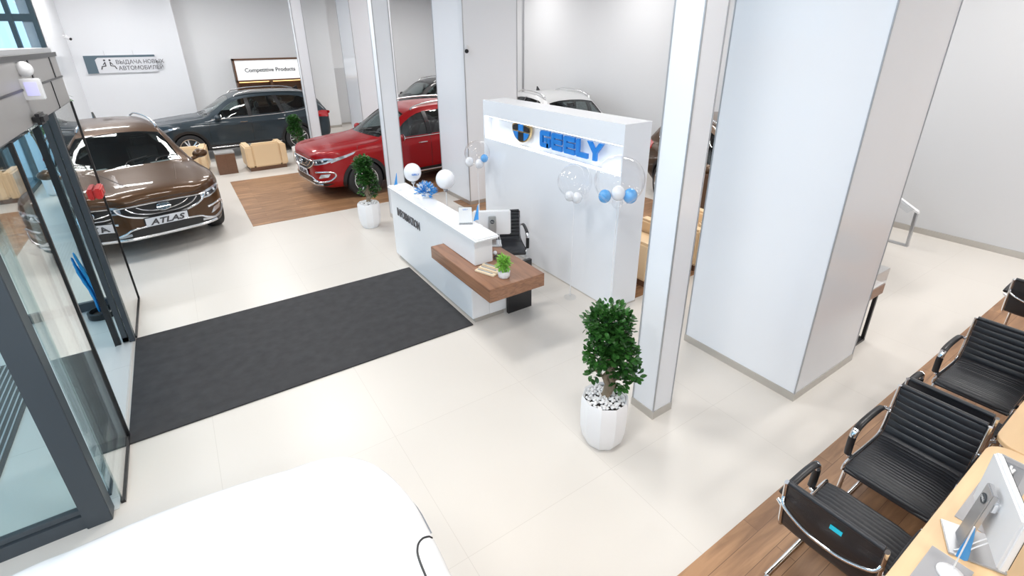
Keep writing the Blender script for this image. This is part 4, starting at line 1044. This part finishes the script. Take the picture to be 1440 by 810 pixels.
# small plant on the reception desk
t = empty('small_potted_plant', (2.335, 3.68, .751), label='small bright green plant in a white pot on the walnut top', cat='plant')
MB().lathe([(.048, 0), (.058, .012), (.061, .065), (.056, .072), (.05, .065), (0, .062)], 20, cap=False).build('pot', M['white'], t, smooth=40)
MB().lathe([(.0605, .055), (.063, .058), (.063, .066), (.0605, .068)], 20, cap=False).build('pot_rim', M['white'], t)
leafmesh([(0, 0, .12, .055), (0, 0, .165, .05), (.025, .01, .14, .045), (-.03, -.01, .14, .045), (0, .02, .19, .03)], 420, .036, random.Random(4), .42).build('foliage', M['leaflight'], t, smooth=30, merge=False)

# ---------------------------------------------------------------- bubble balloons by the brand wall
def bubble(loc, h, r, smalls, label):
    t = empty('bubble_balloon', loc, 0, label, 'balloon')
    MB().lathe([(.075, 0), (.075, .012), (.01, .03), (0, .03)], 24, cap=False).build('base', M['clear'], t, smooth=40)
    MB().tube([(0, 0, .02), (0, 0, h - r)], .005, 8).build('rod', M['whiteballoon'], t)
    MB().sphere((0, 0, h), r, 32, 20).build('clear_skin', M['bubble'], t, smooth=80)
    for (a, z, q, m_) in smalls:
        # a: offset along the photo's right
        MB().sphere((a * .83, -a * .55, z), q, 18, 12, (1, 1, 1.1)).build('small_balloon', M[m_], t, smooth=80)
    return t
bubble((3.50, 6.18, 0), 1.40, .185, [(-.12, 1.27, .065, 'whiteballoon'), (.02, 1.24, .065, 'whiteballoon'), (.10, 1.32, .055, 'bluegloss')], 'clear bubble balloon with one blue ball at the far end of the brand wall')
bubble((3.50, 4.02, 0), 1.46, .195, [(-.05, 1.29, .055, 'whiteballoon'), (.03, 1.27, .060, 'whiteballoon'), (.11, 1.31, .05, 'bubble')], 'clear bubble balloon with white balls in front of the brand wall')
bubble((3.42, 3.28, 0), 1.65, .245, [(-.13, 1.49, .062, 'bluegloss'), (.12, 1.49, .070, 'bluegloss'), (0, 1.52, .07, 'whiteballoon'), (.0, 1.42, .055, 'bubble')], 'large clear bubble balloon with two blue balls at the near end of the brand wall')

# ---------------------------------------------------------------- lounge furniture
def armchair(loc, rz_, label, w=.86, d=.78, seats=1):
    t = empty('armchair' if seats == 1 else 'sofa', loc, rz_, label, 'armchair' if seats == 1 else 'sofa')   # faces local +Y
    hw, hd = w / 2, d / 2
    MB().box(-hw + .05, hw - .05, -hd + .05, hd - .05, 0, .09).build('plinth', M['walnutdark'], t)
    MB().box(-hw + .15, hw - .15, -hd, -hd + .17, .09, .66).build('backrest', M['cream'], t, bevel=.03)
    for s in (-1, 1):
        MB().box(min(s * hw, s * (hw - .17)), max(s * hw, s * (hw - .17)), -hd + .01, hd, .09, .60).build('arm', M['cream'], t, bevel=.03)
    MB().box(-hw + .16, hw - .16, -hd + .15, hd - .01, .09, .28).build('seat_base', M['cream'], t, bevel=.02)
    ws = (w - .34) / seats
    for k in range(seats):
        MB().box(-hw + .172 + k * ws, -hw + .168 + (k + 1) * ws, -hd + .17, hd - .0, .285, .43).build('seat_cushion', M['cream'], t, bevel=.03)
    return t
armchair((1.60, 13.62, 0), .03, 'cream armchair with its back to the camera between brown cube and ficus', .92, .78)
armchair((-.02, 14.1, 0), -.1, 'cream armchair half hidden behind the bronze car', .86, .78)
armchair((4.80, 4.02, .006), 0, 'cream armchair behind the near end of the brand wall', .84, .8)
armchair((5.70, 3.96, .006), 0, 'cream armchair seen through the gap between the two nearest columns', .84, .76)
t = empty('side_table', (.73, 13.52, 0), 0, 'dark walnut cube side table between two cream armchairs', 'table')
MB().box(-.20, .20, -.2, .2, .0, .48).build('cube_body', M['walnutdark'], t, bevel=.003)
MB().box(-.205, .205, -.205, .205, .48, .51).build('top', M['midgrey'], t, bevel=.003)
t = empty('coffee_table', (5.15, 5.15, .006), 0, 'low walnut table in the lounge behind the brand wall', 'table')
MB().box(-.4, .4, -.28, .28, .30, .36).build('top', M['walnut'], t, bevel=.003)
for sx in (-.36, .36):
    for sy in (-.24, .24): MB().box(sx - .02, sx + .02, sy - .02, sy + .02, 0, .30).build('leg', M['black'], t)
t = empty('bottle', (5.02, 5.02, .366), 0, 'small bottle on the low table behind the brand wall', 'bottle')
MB().lathe([(.03, 0), (.032, .01), (.032, .13), (.012, .17), (.012, .20)], 16).build('bottle_glass', M['clear'], t, smooth=40)
MB().lathe([(.014, .195), (.014, .22), (0, .22)], 12, cap=False).build('cap', M['dark'], t)
# vitrine table behind the big column
t = empty('display_table', (0, 0, 0), label='glass topped walnut display table on black frame legs behind the big column', cat='table')
x0, x1, y0, y1 = 4.985, 5.44, 1.56, 2.75
MB().box(x0, x1, y0, y1, .56, .665).build('walnut_case', M['walnut'], t)
mb = MB()
for y in (y0 + .02, y1 - .05): mb.box(x0 + .02, x0 + .05, y, y + .03, 0, .56).box(x1 - .05, x1 - .02, y, y + .03, 0, .56).box(x0 + .02, x1 - .02, y, y + .03, 0, .03)
mb.box(x1 - .05, x1 - .02, y0 + .02, y1 - .02, 0, .03).box(x0 + .02, x0 + .05, y0 + .02, y1 - .02, 0, .03)
mb.build('leg_frame', M['black'], t, merge=False)
MB().box(x0, x1, y0, y0 + .006, .665, .83).box(x0, x1, y1 - .006, y1, .665, .83).box(x1 - .006, x1, y0, y1, .665, .83).box(x0, x0 + .006, y0, y1, .665, .83).box(x0, x1, y0, y1, .83, .838).build('glass_case', M['clear'], t, merge=False)
MB().box(x0 + .01, x1 - .01, y0 + .01, y1 - .01, .665, .672).build('cloth_lining', M['paper'], t)
# information stand at the right wall
t = empty('information_stand', (8.66, 2.36, 0), label='low grey information stand with tilted top near the right wall', cat='stand')
MB().box(-.035, .035, 0, .50, 0, .022).build('foot', M['steel'], t)
MB().prism([(0, .02), (.03, .02), (.045, .53), (.01, .53)], -.03, .03, 'x').build('upright', M['steel'], t)
MB().prism([(0, .52), (.01, .555), (.36, .74), (.37, .71)], -.035, .035, 'x').build('top_bar', M['white'], t)
MB().prism([(.05, .575), (.06, .58), (.35, .745), (.35, .735)], -.30, -.035, 'x').build('acrylic_panel', M['clear'], t)

# ---------------------------------------------------------------- world, camera
w = bpy.data.worlds.new('World'); S.world = w; w.use_nodes = True
bg = w.node_tree.nodes['Background']; bg.inputs[0].default_value = (.62, .82, 1.0, 1); bg.inputs[1].default_value = SKY
f, cx_, cy_ = 690.66, 720, 345.70
p_, r_, y_ = [math.radians(a) for a in (22.855, -.5688, 33.470)]
def mm(rows): return Matrix(rows)
cp, sp, cr, sr, c_, s_ = math.cos(p_), math.sin(p_), math.cos(r_), math.sin(r_), math.cos(y_), math.sin(y_)
RW = mm(((cr, -sr, 0), (sr, cr, 0), (0, 0, 1))) @ mm(((1, 0, 0), (0, cp, -sp), (0, sp, cp))) @ mm(((1, 0, 0), (0, 0, -1), (0, 1, 0))) @ mm(((c_, -s_, 0), (s_, c_, 0), (0, 0, 1)))
right, down, fwd = RW[0], RW[1], RW[2]
cam = bpy.data.cameras.new('Camera'); co = bpy.data.objects.new('Camera', cam); C.objects.link(co)
co.matrix_world = Matrix(((right[0], -down[0], -fwd[0], 0), (right[1], -down[1], -fwd[1], 0), (right[2], -down[2], -fwd[2], 2.92), (0, 0, 0, 1)))
cam.lens = f / 1440 * 36; cam.sensor_width = 36; cam.shift_y = -(405 - cy_) / 1440; cam.clip_start = .05; cam.clip_end = 200
S.camera = co
S.view_settings.view_transform = 'Standard'; S.view_settings.look = 'None'; S.view_settings.exposure = EXPO; S.view_settings.gamma = 1; S.view_settings.use_curve_mapping = False
